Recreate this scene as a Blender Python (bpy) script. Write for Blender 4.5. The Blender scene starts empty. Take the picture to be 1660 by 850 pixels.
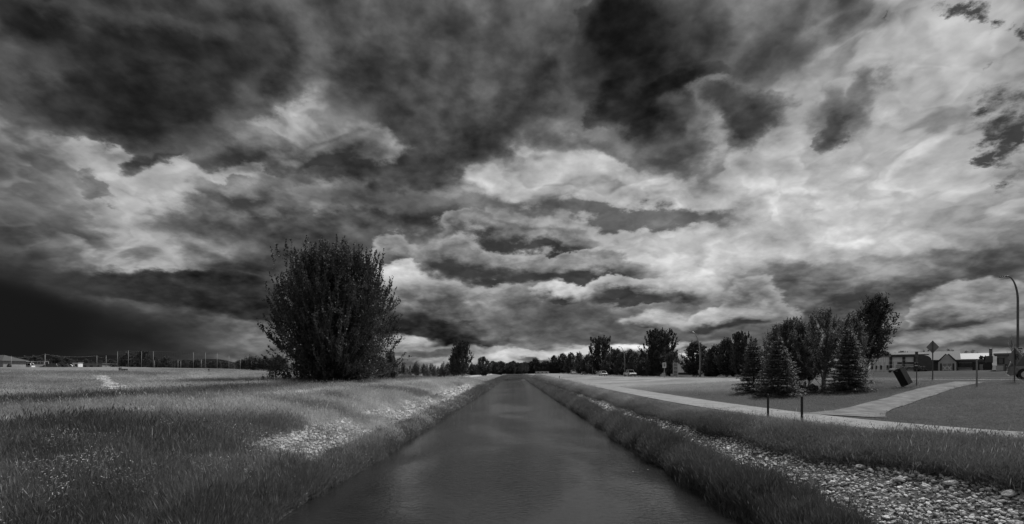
import bpy, bmesh, math, random
import numpy as np
from mathutils import Vector, Matrix, noise as mnoise

scene = bpy.context.scene
COL = scene.collection
EYE = 1.7                       # eye height above the footpath (z = 0)
F = 830.0                       # focal length in photograph pixels

# ------------------------------------------------------------------ camera
cam_data = bpy.data.cameras.new('camera')
cam_data.sensor_width = 36.0
cam_data.lens = 36.0 * F / 1660.0
cam_data.shift_y = (603 - 425) / 1660.0
cam_data.shift_x = -(835 - 830) / 1660.0
cam_data.clip_start = 0.1
cam_data.clip_end = 20000
cam = bpy.data.objects.new('camera', cam_data)
cam.location = (0, 0, EYE)
cam.rotation_euler = (math.radians(90), 0, 0)
COL.objects.link(cam)
scene.camera = cam

# ------------------------------------------------------------------ colour management
scene.view_settings.view_transform = 'Standard'
scene.view_settings.look = 'None'
scene.view_settings.exposure = 0.0
scene.view_settings.gamma = 1.0
scene.view_settings.use_curve_mapping = False

# ------------------------------------------------------------------ sun
SUN_AZ = math.radians(52)       # to the right of the view, still in front
SUN_EL = math.radians(53)
sd = bpy.data.lights.new('sun', 'SUN')
sd.energy = 4.0
sd.angle = math.radians(9)
sd.color = (1.0, 1.0, 1.0)
sun = bpy.data.objects.new('sun', sd)
sdir = Vector((math.sin(SUN_AZ) * math.cos(SUN_EL), math.cos(SUN_AZ) * math.cos(SUN_EL), math.sin(SUN_EL)))
sun.rotation_euler = sdir.to_track_quat('Z', 'Y').to_euler()
sun.location = sdir * 60
COL.objects.link(sun)

# ------------------------------------------------------------------ world: storm clouds over a clear sky
world = bpy.data.worlds.new('World')
scene.world = world
world.use_nodes = True
wt = world.node_tree
for n in list(wt.nodes):
    wt.nodes.remove(n)

def wn(t, **kw):
    n = wt.nodes.new(t)
    for k, v in kw.items():
        setattr(n, k, v)
    return n

def wl(a, b):
    wt.links.new(a, b)

def M(op, a, b=None, c=None, clamp=False):
    n = wn('ShaderNodeMath', operation=op, use_clamp=clamp)
    for i, v in enumerate((a, b, c)):
        if v is None:
            continue
        if isinstance(v, (int, float)):
            n.inputs[i].default_value = v
        else:
            wl(v, n.inputs[i])
    return n.outputs[0]

def VM(op, a, b=None, s=None):
    n = wn('ShaderNodeVectorMath', operation=op)
    for i, v in enumerate((a, b)):
        if v is None:
            continue
        if isinstance(v, (tuple, list)):
            n.inputs[i].default_value = v
        else:
            wl(v, n.inputs[i])
    if s is not None:
        if isinstance(s, (int, float)):
            n.inputs['Scale'].default_value = s
        else:
            wl(s, n.inputs['Scale'])
    return n.outputs[0]

def sstep(v, lo, hi, a=0.0, b=1.0):
    n = wn('ShaderNodeMapRange', interpolation_type='SMOOTHSTEP')
    wl(v, n.inputs[0])
    for i, q in enumerate((lo, hi, a, b)):
        n.inputs[i + 1].default_value = q
    return n.outputs[0]

def fbm(vec, scale, detail=6, rough=0.55, dist=0.0, colour=False):
    n = wn('ShaderNodeTexNoise')
    n.noise_dimensions = '3D'
    wl(vec, n.inputs['Vector'])
    n.inputs['Scale'].default_value = scale
    n.inputs['Detail'].default_value = detail
    n.inputs['Roughness'].default_value = rough
    n.inputs['Distortion'].default_value = dist
    return n.outputs['Color'] if colour else n.outputs['Fac']

tc = wn('ShaderNodeTexCoord')
sep = wn('ShaderNodeSeparateXYZ')
wl(tc.outputs['Generated'], sep.inputs[0])
dx, dy, dz = sep.outputs
az = M('ARCTAN2', dx, dy)
el = M('ARCSINE', dz)
comb = wn('ShaderNodeCombineXYZ')
wl(az, comb.inputs[0]); wl(el, comb.inputs[1])
AE = comb.outputs[0]
# cloud-plane coordinates: clouds get flatter towards the horizon
PL = VM('SCALE', tc.outputs['Generated'], s=M('DIVIDE', 1.0, M('ADD', M('MAXIMUM', dz, 0.0), 0.42)))

cA = fbm(PL, 2.2, 2, 0.5, colour=True)
cB = fbm(PL, 8.0, 6, 0.5, colour=True)
wA = VM('SCALE', VM('SUBTRACT', cA, (0.5, 0.5, 0.5)), s=0.10)
wB = VM('SCALE', VM('SUBTRACT', cB, (0.5, 0.5, 0.5)), s=0.115)
wC = VM('SCALE', VM('SUBTRACT', fbm(PL, 24.0, 6, 0.62, colour=True), (0.5, 0.5, 0.5)), s=0.045)
warp = VM('MULTIPLY', VM('ADD', VM('ADD', wA, wB), wC), (1.0, 0.75, 0.0))
# near the horizon the clouds are far away, so their outlines wander less in the vertical
wsc = sstep(el, 0.0, 0.35, 0.30, 1.0)
P = VM('ADD', AE, VM('SCALE', warp, s=wsc))

n_mid = fbm(PL, 5.0, 6, 0.46, 0.0)
n_fine = fbm(PL, 15.0, 6, 0.52, 0.0)
off = (-0.035, -0.02, -0.05)
n_mid2 = fbm(VM('ADD', PL, off), 5.0, 6, 0.46, 0.0)
n_fine2 = fbm(VM('ADD', PL, tuple(o * 0.45 for o in off)), 15.0, 6, 0.52, 0.0)
emb = M('ADD', M('MULTIPLY', M('SUBTRACT', n_mid, n_mid2), 1.0), M('MULTIPLY', M('SUBTRACT', n_fine, n_fine2), 0.6))
fld = M('ADD', M('MULTIPLY', M('SUBTRACT', n_mid, 0.5), 1.0), M('MULTIPLY', M('SUBTRACT', n_fine, 0.5), 0.55))

def blob_field(blobs, vec):
    """sum of soft ellipses; (x, y, rx, ry, rot, weight) given at the photograph's scale, placed by azimuth and elevation"""
    acc = None
    for b in blobs:
        x, y, rx, ry, rot = b[:5]
        wgt = b[5] if len(b) > 5 else 1.0
        a = math.atan((x - 835) / F)
        e = math.atan((603 - y) / F * math.cos(a))
        sx = rx * 1.35 * math.cos(a) ** 2 / F
        sy = ry * 1.35 * math.cos(a) * math.cos(e) ** 2 / F
        g = wn('ShaderNodeTexGradient', gradient_type='SPHERICAL')
        tm = g.texture_mapping
        tm.vector_type = 'TEXTURE'
        tm.translation = (a, e, 0)
        tm.rotation = (0, 0, -math.radians(rot))
        tm.scale = (sx, sy, 1)
        wl(vec, g.inputs[0])
        acc = M('MULTIPLY', g.outputs['Fac'], wgt) if acc is None else M('MULTIPLY_ADD', g.outputs['Fac'], wgt, acc)
    return acc

def add_layer(base, blobs, core, edge, lo=0.18, hi=0.42, nz=0.35, c0=0.35, c1=1.0, opacity=1.0, vec=None, eb=0.0, top=0.0, d=0.022):
    """lay a cloud of display value edge..core over base"""
    f = blob_field(blobs, vec or P)
    present = sstep(f, 0.0, 0.12)
    f2 = M('MULTIPLY_ADD', fld, nz, f)
    m = M('MULTIPLY', sstep(f2, lo, hi), present)
    if opacity != 1.0:
        m = M('MULTIPLY', m, opacity)
    val = sstep(f2, c0, c1, edge / 255.0, core / 255.0)
    if eb:
        val = M('MULTIPLY_ADD', emb, eb * 0.55, val)
    if top:                     # heaps are lit from above: brighter where the cloud thins upwards
        up = blob_field(blobs, VM('ADD', vec or P, (0.006, d, 0.0)))
        val = M('MAXIMUM', M('MULTIPLY_ADD', M('SUBTRACT', f, up), top, val), 0.24)
    # base + (val - base) * m
    return M('MULTIPLY_ADD', M('SUBTRACT', val, base), m, base)

# rounded heads with narrow dark creases between them
def billow(vec, scale):
    n = wn('ShaderNodeTexNoise'); n.normalize = False
    wl(vec, n.inputs['Vector']); n.inputs['Scale'].default_value = scale; n.inputs['Detail'].default_value = 1.5; n.inputs['Roughness'].default_value = 0.4
    return M('ABSOLUTE', n.outputs['Fac'])
PB = VM('ADD', PL, VM('SCALE', VM('SUBTRACT', cB, (0.5, 0.5, 0.5)), s=0.25))
bil = M('ADD', M('ADD', M('MULTIPLY', billow(PB, 4.0), 0.5), M('MULTIPLY', billow(PB, 9.0), 0.32)), M('MULTIPLY', billow(PB, 20.0), 0.13))
# overlapping sheets of vapour: crisp on one side, fading away on the other
def sheets(vec, scale, seed):
    n = fbm(VM('ADD', vec, (seed, seed * 1.7, 0.0)), scale, 5, 0.44)
    return M('MULTIPLY', sstep(n, 0.485, 0.54), sstep(n, 0.51, 0.72, 1.0, 0.0))
PW = VM('ADD', PL, VM('SCALE', VM('SUBTRACT', fbm(PL, 3.0, 4, 0.5, colour=True), (0.5, 0.5, 0.5)), s=0.36))
sh1 = sheets(PW, 2.6, 3.1)
sh2 = sheets(PW, 4.6, 7.7)
sh3 = sheets(PW, 8.0, 13.3)
shs = M('ADD', M('ADD', M('MULTIPLY', sh1, 0.50), M('MULTIPLY', sh2, 0.34)), M('MULTIPLY', sh3, 0.16))
shs = M('MULTIPLY', M('SUBTRACT', shs, 0.30), sstep(el, 0.0, 0.20, 0.25, 1.0))
# broad brightness of the cloud deck: additive soft patches
soft = [
    (-40, 600, 520, 260, 0, -0.26), (-80, 380, 240, 330, 0, -0.20), (300, 560, 330, 90, 0, -0.12),
    (250, 330, 260, 130, -20, 0.30), (370, 190, 200, 50, -12, 0.20), (280, 290, 160, 90, -30, 0.10), (60, 80, 120, 60, 0, 0.06),
    (560, 60, 160, 110, 0, 0.02), (900, 60, 300, 120, 0, -0.12),
    (830, 320, 230, 50, 0, 0.20), (1300, 390, 420, 100, 0, 0.30), (1150, 300, 330, 150, 0, 0.10),
    (1400, 180, 240, 190, 0, 0.10), (1530, 90, 200, 120, 0, 0.04), (1600, 330, 120, 110, 0, 0.06),
    (700, 460, 150, 90, 0, 0.20), (1000, 430, 240, 60, 0, 0.22),
    (1000, 545, 330, 50, 0, -0.14), (1500, 540, 330, 70, 0, -0.16), (1200, 520, 200, 60, 0, -0.10),
    (400, 562, 110, 24, 0, 0.22), (760, 585, 230, 28, 0, 0.20), (1560, 590, 300, 25, 0, 0.06),
]
basef = blob_field(soft, P)
base = M('ADD', 0.485, basef)
base = M('MULTIPLY_ADD', M('SUBTRACT', n_mid, 0.5), 0.22, base)
base = M('MULTIPLY_ADD', shs, 0.26, base)
base = M('MULTIPLY_ADD', emb, 0.45, base)
base = M('MAXIMUM', base, 0.085)
base = M('MINIMUM', base, 0.86)

L = base
# bright breaks in the deck
L = add_layer(L, [(950, 403, 75, 20, -4), (780, 318, 95, 20, 3), (1180, 395, 75, 45, 0), (1430, 378, 170, 45, 4),
                  (1300, 420, 120, 40, 0), (1360, 280, 75, 26, 8), (1420, 195, 60, 26, 10), (645, 425, 45, 40, 10), (1180, 250, 55, 30, -40),
                  (690, 470, 60, 40, 20), (560, 290, 45, 26, 0), (725, 262, 60, 26, -25), (270, 415, 60, 50, 20), (420, 165, 140, 24, -8), (975, 200, 28, 55, 15),
                  (1000, 300, 120, 20, 0, .7), (180, 215, 60, 20, -10)],
              220, 150, 0.15, 1.0, 0.5, 0.3, 1.1, opacity=0.85, eb=0.9)
# grey middle mass
L = add_layer(L, [(620, 60, 180, 90, 0), (780, 80, 200, 110, -5), (800, 190, 190, 60, -25), (680, 220, 150, 70, -20), (590, 265, 150, 35, -12),
                  (660, 280, 110, 50, -20), (560, 345, 170, 40, -5), (440, 385, 170, 36, 0), (650, 350, 90, 35, 0), (420, 20, 130, 70, 0), (1120, 60, 200, 90, 0, .7),
                  (1230, 110, 120, 80, 0, .5), (960, 235, 130, 26, 15, .8), (1060, 260, 90, 40, 20, .8)],
              62, 104, 0.02, 0.45, 0.34, 0.15, 1.0, eb=0.7, opacity=0.92)
L = add_layer(L, [(640, 255, 150, 46, -28), (830, 195, 130, 34, -28), (700, 150, 160, 50, -10, .8), (560, 60, 90, 40, 0, .5)], 54, 72, 0.06, 0.75, 0.35, 0.25, 1.0, eb=0.6, opacity=0.8)
L = add_layer(L, [(330, 240, 75, 32, 0), (400, 225, 85, 32, 10), (250, 215, 48, 22, -25), (225, 250, 30, 36, 0), (520, 235, 110, 34, -20), (580, 240, 80, 28, -10),
                  (390, 325, 70, 24, 12), (150, 300, 30, 18, 30, .8), (470, 310, 90, 24, -8), (150, 370, 60, 26, 40, .8), (180, 300, 30, 14, 50, .7)],
              80, 122, 0.10, 0.42, 0.5, 0.2, 0.85, eb=0.9, top=0.2)
# the two very dark masses, each a soft veil with a darker heart
L = add_layer(L, [(230, 90, 250, 120, -14), (120, 160, 130, 70, -8), (350, 40, 230, 90, -8), (20, 14, 110, 50, -12), (150, 195, 120, 34, -8), (400, 110, 110, 60, -20)],
              60, 92, -0.02, 0.42, 0.34, 0.1, 0.85, eb=0.7, opacity=0.9)
L = add_layer(L, [(230, 135, 190, 90, -14), (130, 178, 110, 50, -8), (340, 95, 130, 60, -20), (10, 14, 100, 40, -12), (190, 60, 120, 60, 0, .6)],
              44, 80, -0.04, 0.34, 0.34, 0.1, 0.9, eb=0.4, opacity=0.95)
L = add_layer(L, [(1030, 100, 130, 110, 0), (1060, 200, 100, 60, 0), (1090, 270, 60, 26, 15, .8), (1120, 60, 90, 70, 0, .8)], 66, 98, 0.02, 0.40, 0.38, 0.15, 0.85, eb=0.6, opacity=0.9)
L = add_layer(L, [(1000, 85, 78, 70, 0), (1010, 35, 66, 50, 0), (1040, 160, 85, 44, -8), (1010, 180, 50, 36, 0), (1120, 150, 60, 20, -12),
                  (1050, 215, 46, 30, 15), (1090, 85, 50, 50, 0, .5)],
              38, 70, 0.08, 0.30, 0.60, 0.15, 1.0, eb=0.5)
L = add_layer(L, [(1200, 180, 56, 30, 15, .9), (1225, 205, 38, 34, 0, .8), (1195, 238, 30, 34, 20, .9), (1180, 160, 60, 20, -10, .6), (1365, 10, 56, 66, 10), (1325, 205, 60, 50, 0, .75), (1322, 238, 24, 28, 0, .8), (1395, 150, 34, 34, 0, .6)],
              66, 118, 0.10, 0.50, 0.75, 0.2, 1.0, eb=0.6)
# low dark band over the rain
L = add_layer(L, [(330, 478, 200, 28, 2), (420, 506, 150, 20, 4), (250, 462, 150, 24, -4), (420, 440, 160, 36, -2, .8), (560, 400, 150, 34, -6, .7)],
              48, 82, 0.06, 0.75, 0.28, 0.2, 0.95, eb=0.5)
# stacked clouds in the centre
L = add_layer(L, [(900, 343, 260, 20, 7), (1080, 365, 130, 20, 8), (600, 325, 120, 22, 0)], 86, 128, 0.1, 0.8, 0.25, 0.3, 0.9, opacity=0.9, eb=0.3)
L = add_layer(L, [(830, 388, 120, 34, 3), (760, 372, 60, 22, 0), (900, 395, 70, 18, 3)], 66, 126, 0.14, 0.42, 0.3, 0.2, 0.8, eb=0.8, top=0.3)
L = add_layer(L, [(850, 440, 140, 28, 3), (740, 420, 60, 34, 10), (970, 440, 90, 22, 3), (640, 405, 40, 18, 0)], 66, 130, 0.14, 0.42, 0.32, 0.2, 0.8, eb=0.8, top=0.35)
L = add_layer(L, [(710, 505, 140, 55, 8), (620, 500, 70, 34, 10)], 60, 140, 0.12, 0.42, 0.34, 0.2, 0.8, eb=0.9, top=0.4)
L = add_layer(L, [(700, 530, 130, 30, 8), (770, 538, 75, 18, 4), (700, 548, 130, 12, 2)], 44, 92, 0.14, 0.55, 0.25, 0.2, 0.8, eb=0.6)
L = add_layer(L, [(880, 505, 120, 24, 0), (1000, 535, 260, 34, 0), (1200, 560, 260, 30, 0, .8)], 84, 112, 0.1, 0.6, 0.3, 0.3, 0.9, eb=0.4)
# right-hand bank
L = add_layer(L, [(1330, 500, 420, 60, 0), (1560, 480, 300, 80, 0)], 94, 128, 0.06, 0.8, 0.3, 0.2, 0.9, eb=0.6, opacity=0.8)
L = add_layer(L, [(1450, 450, 200, 30, -6), (1560, 420, 170, 30, -8), (1450, 485, 110, 36, -4), (1290, 450, 130, 26, 0), (1620, 460, 120, 36, 0), (1400, 460, 60, 40, 0)], 88, 128, 0.06, 0.7, 0.45, 0.15, 1.1, eb=0.9, top=0.10)
# lit heaps above the grey layer
L = add_layer(L, [(1000, 474, 65, 22, 0), (1105, 470, 75, 24, 0), (900, 482, 40, 14, 0), (1060, 515, 60, 16, 0, .8)], 96, 140, 0.16, 0.34, 0.4, 0.2, 0.8, eb=1.0, top=0.7, d=0.014)
L = add_layer(L, [(1230, 480, 50, 34, -20), (1230, 515, 70, 26, 0), (1160, 520, 60, 20, 0)], 92, 138, 0.16, 0.34, 0.4, 0.2, 0.8, eb=1.0, top=0.6, d=0.014)
L = add_layer(L, [(1590, 500, 110, 42, 0), (1520, 520, 60, 30, -30), (1630, 535, 90, 36, 0)], 70, 116, 0.14, 0.32, 0.38, 0.2, 0.9, eb=1.2, top=0.55, d=0.016)
L = add_layer(L, [(1600, 548, 90, 20, 0), (1640, 530, 60, 24, 0), (1440, 545, 120, 16, 0, .9)], 62, 90, 0.14, 0.6, 0.3, 0.2, 0.8, eb=0.6, top=0.3)
L = add_layer(L, [(1180, 560, 120, 22, 0), (1260, 545, 90, 20, 0)], 84, 108, 0.14, 0.6, 0.3, 0.25, 0.8, eb=0.4)
# slots of bright light near the horizon
L = add_layer(L, [(1020, 562, 130, 6, 0), (940, 571, 60, 6, 0), (1130, 573, 60, 6, 0)], 250, 165, 0.0, 0.85, 0.45, 0.2, 0.8)
L = add_layer(L, [(840, 582, 80, 12, 0), (650, 552, 60, 10, 5), (860, 574, 40, 8, 0)], 205, 150, 0.0, 0.8, 0.5, 0.2, 0.7, eb=0.8)
L = add_layer(L, [(690, 575, 90, 8, 0), (900, 585, 70, 6, 0), (590, 590, 130, 8, 0)], 92, 120, 0.15, 0.5, 0.3, 0.2, 0.7, eb=0.5)
# finest grain of the vapour
L = M('MULTIPLY_ADD', M('SUBTRACT', fbm(PL, 30.0, 5, 0.55, 0.0), 0.5), 0.04, L)
L = M('MULTIPLY', L, M('MULTIPLY_ADD', shs, 0.22, 1.0))
L = M('MULTIPLY', L, M('MULTIPLY_ADD', M('SUBTRACT', bil, 0.21), 0.66, 1.03))
# rain falling from the storm on the left
L = add_layer(L, [(-60, 640, 580, 190, 0), (-120, 430, 260, 300, 0), (60, 420, 160, 130, 0, .5), (240, 560, 360, 60, 4, .9), (120, 520, 300, 80, 0, .6)], 31, 78, -0.20, 2.0, 0.14, 0.1, 2.0, vec=VM('ADD', AE, wA))
# the brightest breaks roll off gently
L = M('SUBTRACT', L, M('MULTIPLY', M('MAXIMUM', M('SUBTRACT', L, 0.62), 0.0), 0.40))
L = M('MAXIMUM', L, 0.07)
cloud = M('POWER', L, 2.2)
# holes in the deck: the clear sky behind, seen dark as through a red filter
holes = [(1530, 25, 34, 14, 15), (1570, 42, 14, 12, 0, .8), (1420, 35, 9, 16, 15, .9), (1640, 65, 18, 18, 0), (1615, 50, 18, 10, 0, .7), (1575, 150, 40, 20, 15, .7),
         (1640, 170, 60, 50, 0, .7), (1600, 210, 50, 34, 20, .8), (1650, 235, 40, 30, 0), (1585, 120, 18, 10, 0, .7), (1620, 118, 16, 10, 0, .6), (1640, 280, 30, 26, 0, .8), (1600, 255, 18, 14, 0, .7)]
PF = VM('ADD', P, VM('MULTIPLY', VM('SUBTRACT', fbm(PL, 22.0, 6, 0.7, colour=True), (0.5, 0.5, 0.5)), (0.06, 0.06, 0.0)))
hf = blob_field(holes, PF)
nh = fbm(PL, 15.0, 6, 0.62)
hm = M('MULTIPLY', M('MULTIPLY', sstep(M('MULTIPLY_ADD', M('SUBTRACT', nh, 0.5), 2.6, M('MULTIPLY_ADD', fld, 0.9, hf)), 0.15, 0.95), sstep(hf, 0.0, 0.22)), 0.92)
sky = wn('ShaderNodeTexSky', sky_type='NISHITA')
sky.sun_disc = False
sky.sun_elevation = SUN_EL
sky.sun_rotation = SUN_AZ
skr = wn('ShaderNodeSeparateColor')
wl(sky.outputs[0], skr.inputs[0])
clear = M('MULTIPLY', skr.outputs[0], 0.10)       # red channel only, at strength 0.1
clear = M('MULTIPLY', clear, 0.06)
rad = M('MULTIPLY_ADD', M('SUBTRACT', clear, cloud), hm, cloud)
bg = wn('ShaderNodeBackground')
wl(rad, bg.inputs['Color'])
bg.inputs['Strength'].default_value = 1.0
wo = wn('ShaderNodeOutputWorld')
wl(bg.outputs[0], wo.inputs[0])
world.cycles.sampling_method = 'MANUAL'
world.cycles.sample_map_resolution = 512
# =================================================================== helpers
rnd = random.Random(7)
rng = np.random.default_rng(11)

def sm(t):
    t = np.clip(t, 0, 1)
    return t * t * (3 - 2 * t)

def value_noise(x, y, seed=0):
    """smooth 2-D value noise, 0..1, vectorised"""
    x = np.asarray(x, float); y = np.asarray(y, float)
    xi = np.floor(x).astype(np.int64); yi = np.floor(y).astype(np.int64)
    xf = x - xi; yf = y - yi
    def h(a, b):
        n = (a * 374761393 + b * 668265263 + seed * 974711) & 0xffffffff
        n = ((n ^ (n >> 13)) * 1274126177) & 0xffffffff
        return ((n ^ (n >> 16)) & 0xffff) / 65535.0
    u = xf * xf * (3 - 2 * xf); v = yf * yf * (3 - 2 * yf)
    return (h(xi, yi) * (1 - u) + h(xi + 1, yi) * u) * (1 - v) + (h(xi, yi + 1) * (1 - u) + h(xi + 1, yi + 1) * u) * v

def fnoise(x, y, seed=0, oct=4):
    s = 0; a = 0.5; tot = 0
    for k in range(oct):
        s = s + a * value_noise(np.asarray(x) * 2 ** k, np.asarray(y) * 2 ** k, seed + k * 17); tot += a; a *= 0.5
    return s / tot

def catmull(pts, n=8):
    pts = [np.array(p, float) for p in pts]
    out = []
    for i in range(len(pts) - 1):
        p0 = pts[max(i - 1, 0)]; p1 = pts[i]; p2 = pts[i + 1]; p3 = pts[min(i + 2, len(pts) - 1)]
        for k in range(n):
            t = k / n
            out.append(0.5 * ((2 * p1) + (-p0 + p2) * t + (2 * p0 - 5 * p1 + 4 * p2 - p3) * t * t + (-p0 + 3 * p1 - 3 * p2 + p3) * t ** 3))
    out.append(pts[-1])
    return np.array(out)

WATER = -1.8
PATH = catmull([(11.5, 420), (10.9, 200), (10.5, 100), (10.3, 60), (10.1, 40), (10.1, 28), (10.7, 19.5), (11.7, 15.9), (13.3, 13.3), (16.0, 11.3), (22, 9.0), (40, 5.0)], 6)
PATH_W = 1.35
ROAD = catmull([(36, 460), (32.5, 250), (31.5, 145), (31.3, 100), (31.8, 76), (33.2, 60), (36.4, 47.5), (42, 38.5), (51, 32), (80, 24), (200, 8), (420, -20)], 6)
ROAD_W = 4.2
ROAD_Z = np.interp(-ROAD[:, 1], [-420, -145, -100, -60, -40, 20], [0.35, 0.35, 0.6, 0.9, 1.05, 1.15])

def poly_dist(px, py, poly):
    """distance, signed side (>0 = to the left of the direction of travel), and parameter along poly"""
    px = np.asarray(px, float); py = np.asarray(py, float)
    best = np.full(px.shape, 1e18); side = np.zeros(px.shape); par = np.zeros(px.shape)
    for i in range(len(poly) - 1):
        a = poly[i]; b = poly[i + 1]; d = b - a; L2 = d @ d
        t = np.clip(((px - a[0]) * d[0] + (py - a[1]) * d[1]) / L2, 0, 1)
        ex = px - a[0] - t * d[0]; ey = py - a[1] - t * d[1]
        q = ex * ex + ey * ey
        m = q < best
        best = np.where(m, q, best)
        side = np.where(m, d[0] * ey - d[1] * ex, side)
        par = np.where(m, i + t, par)
    return np.sqrt(best), side, par

RX = [4.1, 5.35, 5.85, 8.2, 8.75, 3000]
RZ = [-2.9, -1.86, -1.5, -0.36, -0.02, 0.0]
LX = [4.1, 5.55, 6.2, 9.5, 12.5, 14.2, 20.5, 23.5, 27, 3000]
LZ = [-2.9, -1.86, -1.48, -0.55, -0.08, 0.0, 0.0, -0.34, -0.02, 0.0]

def hz(X, Y):
    X = np.asarray(X, float); Y = np.asarray(Y, float)
    X, Y = np.broadcast_arrays(X, Y)
    wob = (fnoise(Y * 0.22, X * 0.0 + 3.3, 5, 3) - 0.5) * 0.5 * sm((np.abs(X) - 4.5) / 1.0)
    z = np.where(X > 0, np.interp(X + wob * sm((9 - X) / 2), RX, RZ), np.interp(-X + wob, LX, LZ))
    # right: lawn between footpath and road, road, land beyond
    dp, sp, _ = poly_dist(X, Y, PATH)
    dr, sr, pr = poly_dist(X, Y, ROAD)
    zr = np.interp(pr, np.arange(len(ROAD)), ROAD_Z)
    lawn = (sp > 0)
    a = np.maximum(dp - 1.7, 0); b = np.maximum(dr - ROAD_W - 0.4, 0)
    t = a / (a + b + 1e-6)
    zl = zr * (0.35 * t + 0.65 * sm(t))
    beyond = (sr > 0)
    ratio = X / np.maximum(np.abs(Y), 1.0)
    rise = 1.05 * sm((dr - ROAD_W - 1.0) / 24) * sm((ratio - 0.30) / 0.35) - 0.02
    zb = zr + rise * sm((dr - ROAD_W) / 2.0)
    zrgt = np.where(beyond | (dr < ROAD_W + 0.4), np.where(beyond, zb, zr), zl)
    z = np.where((X > 8.7) & lawn, np.where(dp < 1.7, 0.0, zrgt), z)
    z = np.where((X > 8.3) & ~lawn, z - 0.30 * sm((dp - 1.55) / 2.2) * sm((X - 8.3) / 0.8), z)
    z = np.where((X > 8.3) & (dp < 1.7), z * sm((dp - PATH_W) / 0.35), z)
    # left: fields rising away from the canal
    R = np.hypot(X, Y)
    azl = np.arctan2(-X, np.maximum(Y, 0.01))
    amp = 0.45 + 1.20 * sm((azl - 0.22) / 0.24)
    zf = (amp * sm((R - 34) / 130) + 1.3 * sm((R - 150) / 40) * sm((azl - 0.36) / 0.2)) * sm((-X - 21) / 10)
    z = z + np.where(X < 0, zf, 0)
    # the canal ends at a culvert
    fill = sm((Y - 334) / 4.0)
    z = np.where(np.abs(X) < 9, z * (1 - fill) + 0.1 * fill, z)
    # unevenness away from paved and wet places
    bump = (fnoise(X * 0.35, Y * 0.35, 9, 4) - 0.5) * 0.07 + (fnoise(X * 1.3, Y * 1.3, 19, 2) - 0.5) * 0.06 + (fnoise(X * 0.06, Y * 0.06, 21, 3) - 0.5) * 0.5 * sm((R - 40) / 60) * (X < -22)
    k = sm((np.abs(X) - 5.6) / 1.5) * np.where(X > 0, sm((dp - 1.9) / 1.5) * sm((dr - ROAD_W - 0.8) / 2.0), 1.0)
    k = np.where((X > 8.3), k * 0.5, k)
    return z + bump * k

def H(x, y):
    return float(hz(np.array([x]), np.array([y]))[0])

def hit(px, py):
    """where the ray through a photograph pixel meets the ground"""
    ys = np.geomspace(5, 600, 1500)
    x = (px - 835) / F * ys
    zr = EYE - (py - 603) / F * ys
    g = hz(x, ys)
    below = np.nonzero(zr <= g)[0]
    i = below[0] if len(below) else len(ys) - 1
    return float(x[i]), float(ys[i]), float(g[i])

def at(px, Y):
    x = (px - 835) / F * Y
    return (x, Y, H(x, Y))

# ------------------------------------------------------------------ materials (the photograph is black and white, so every colour is a grey)
MATS = {}

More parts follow.
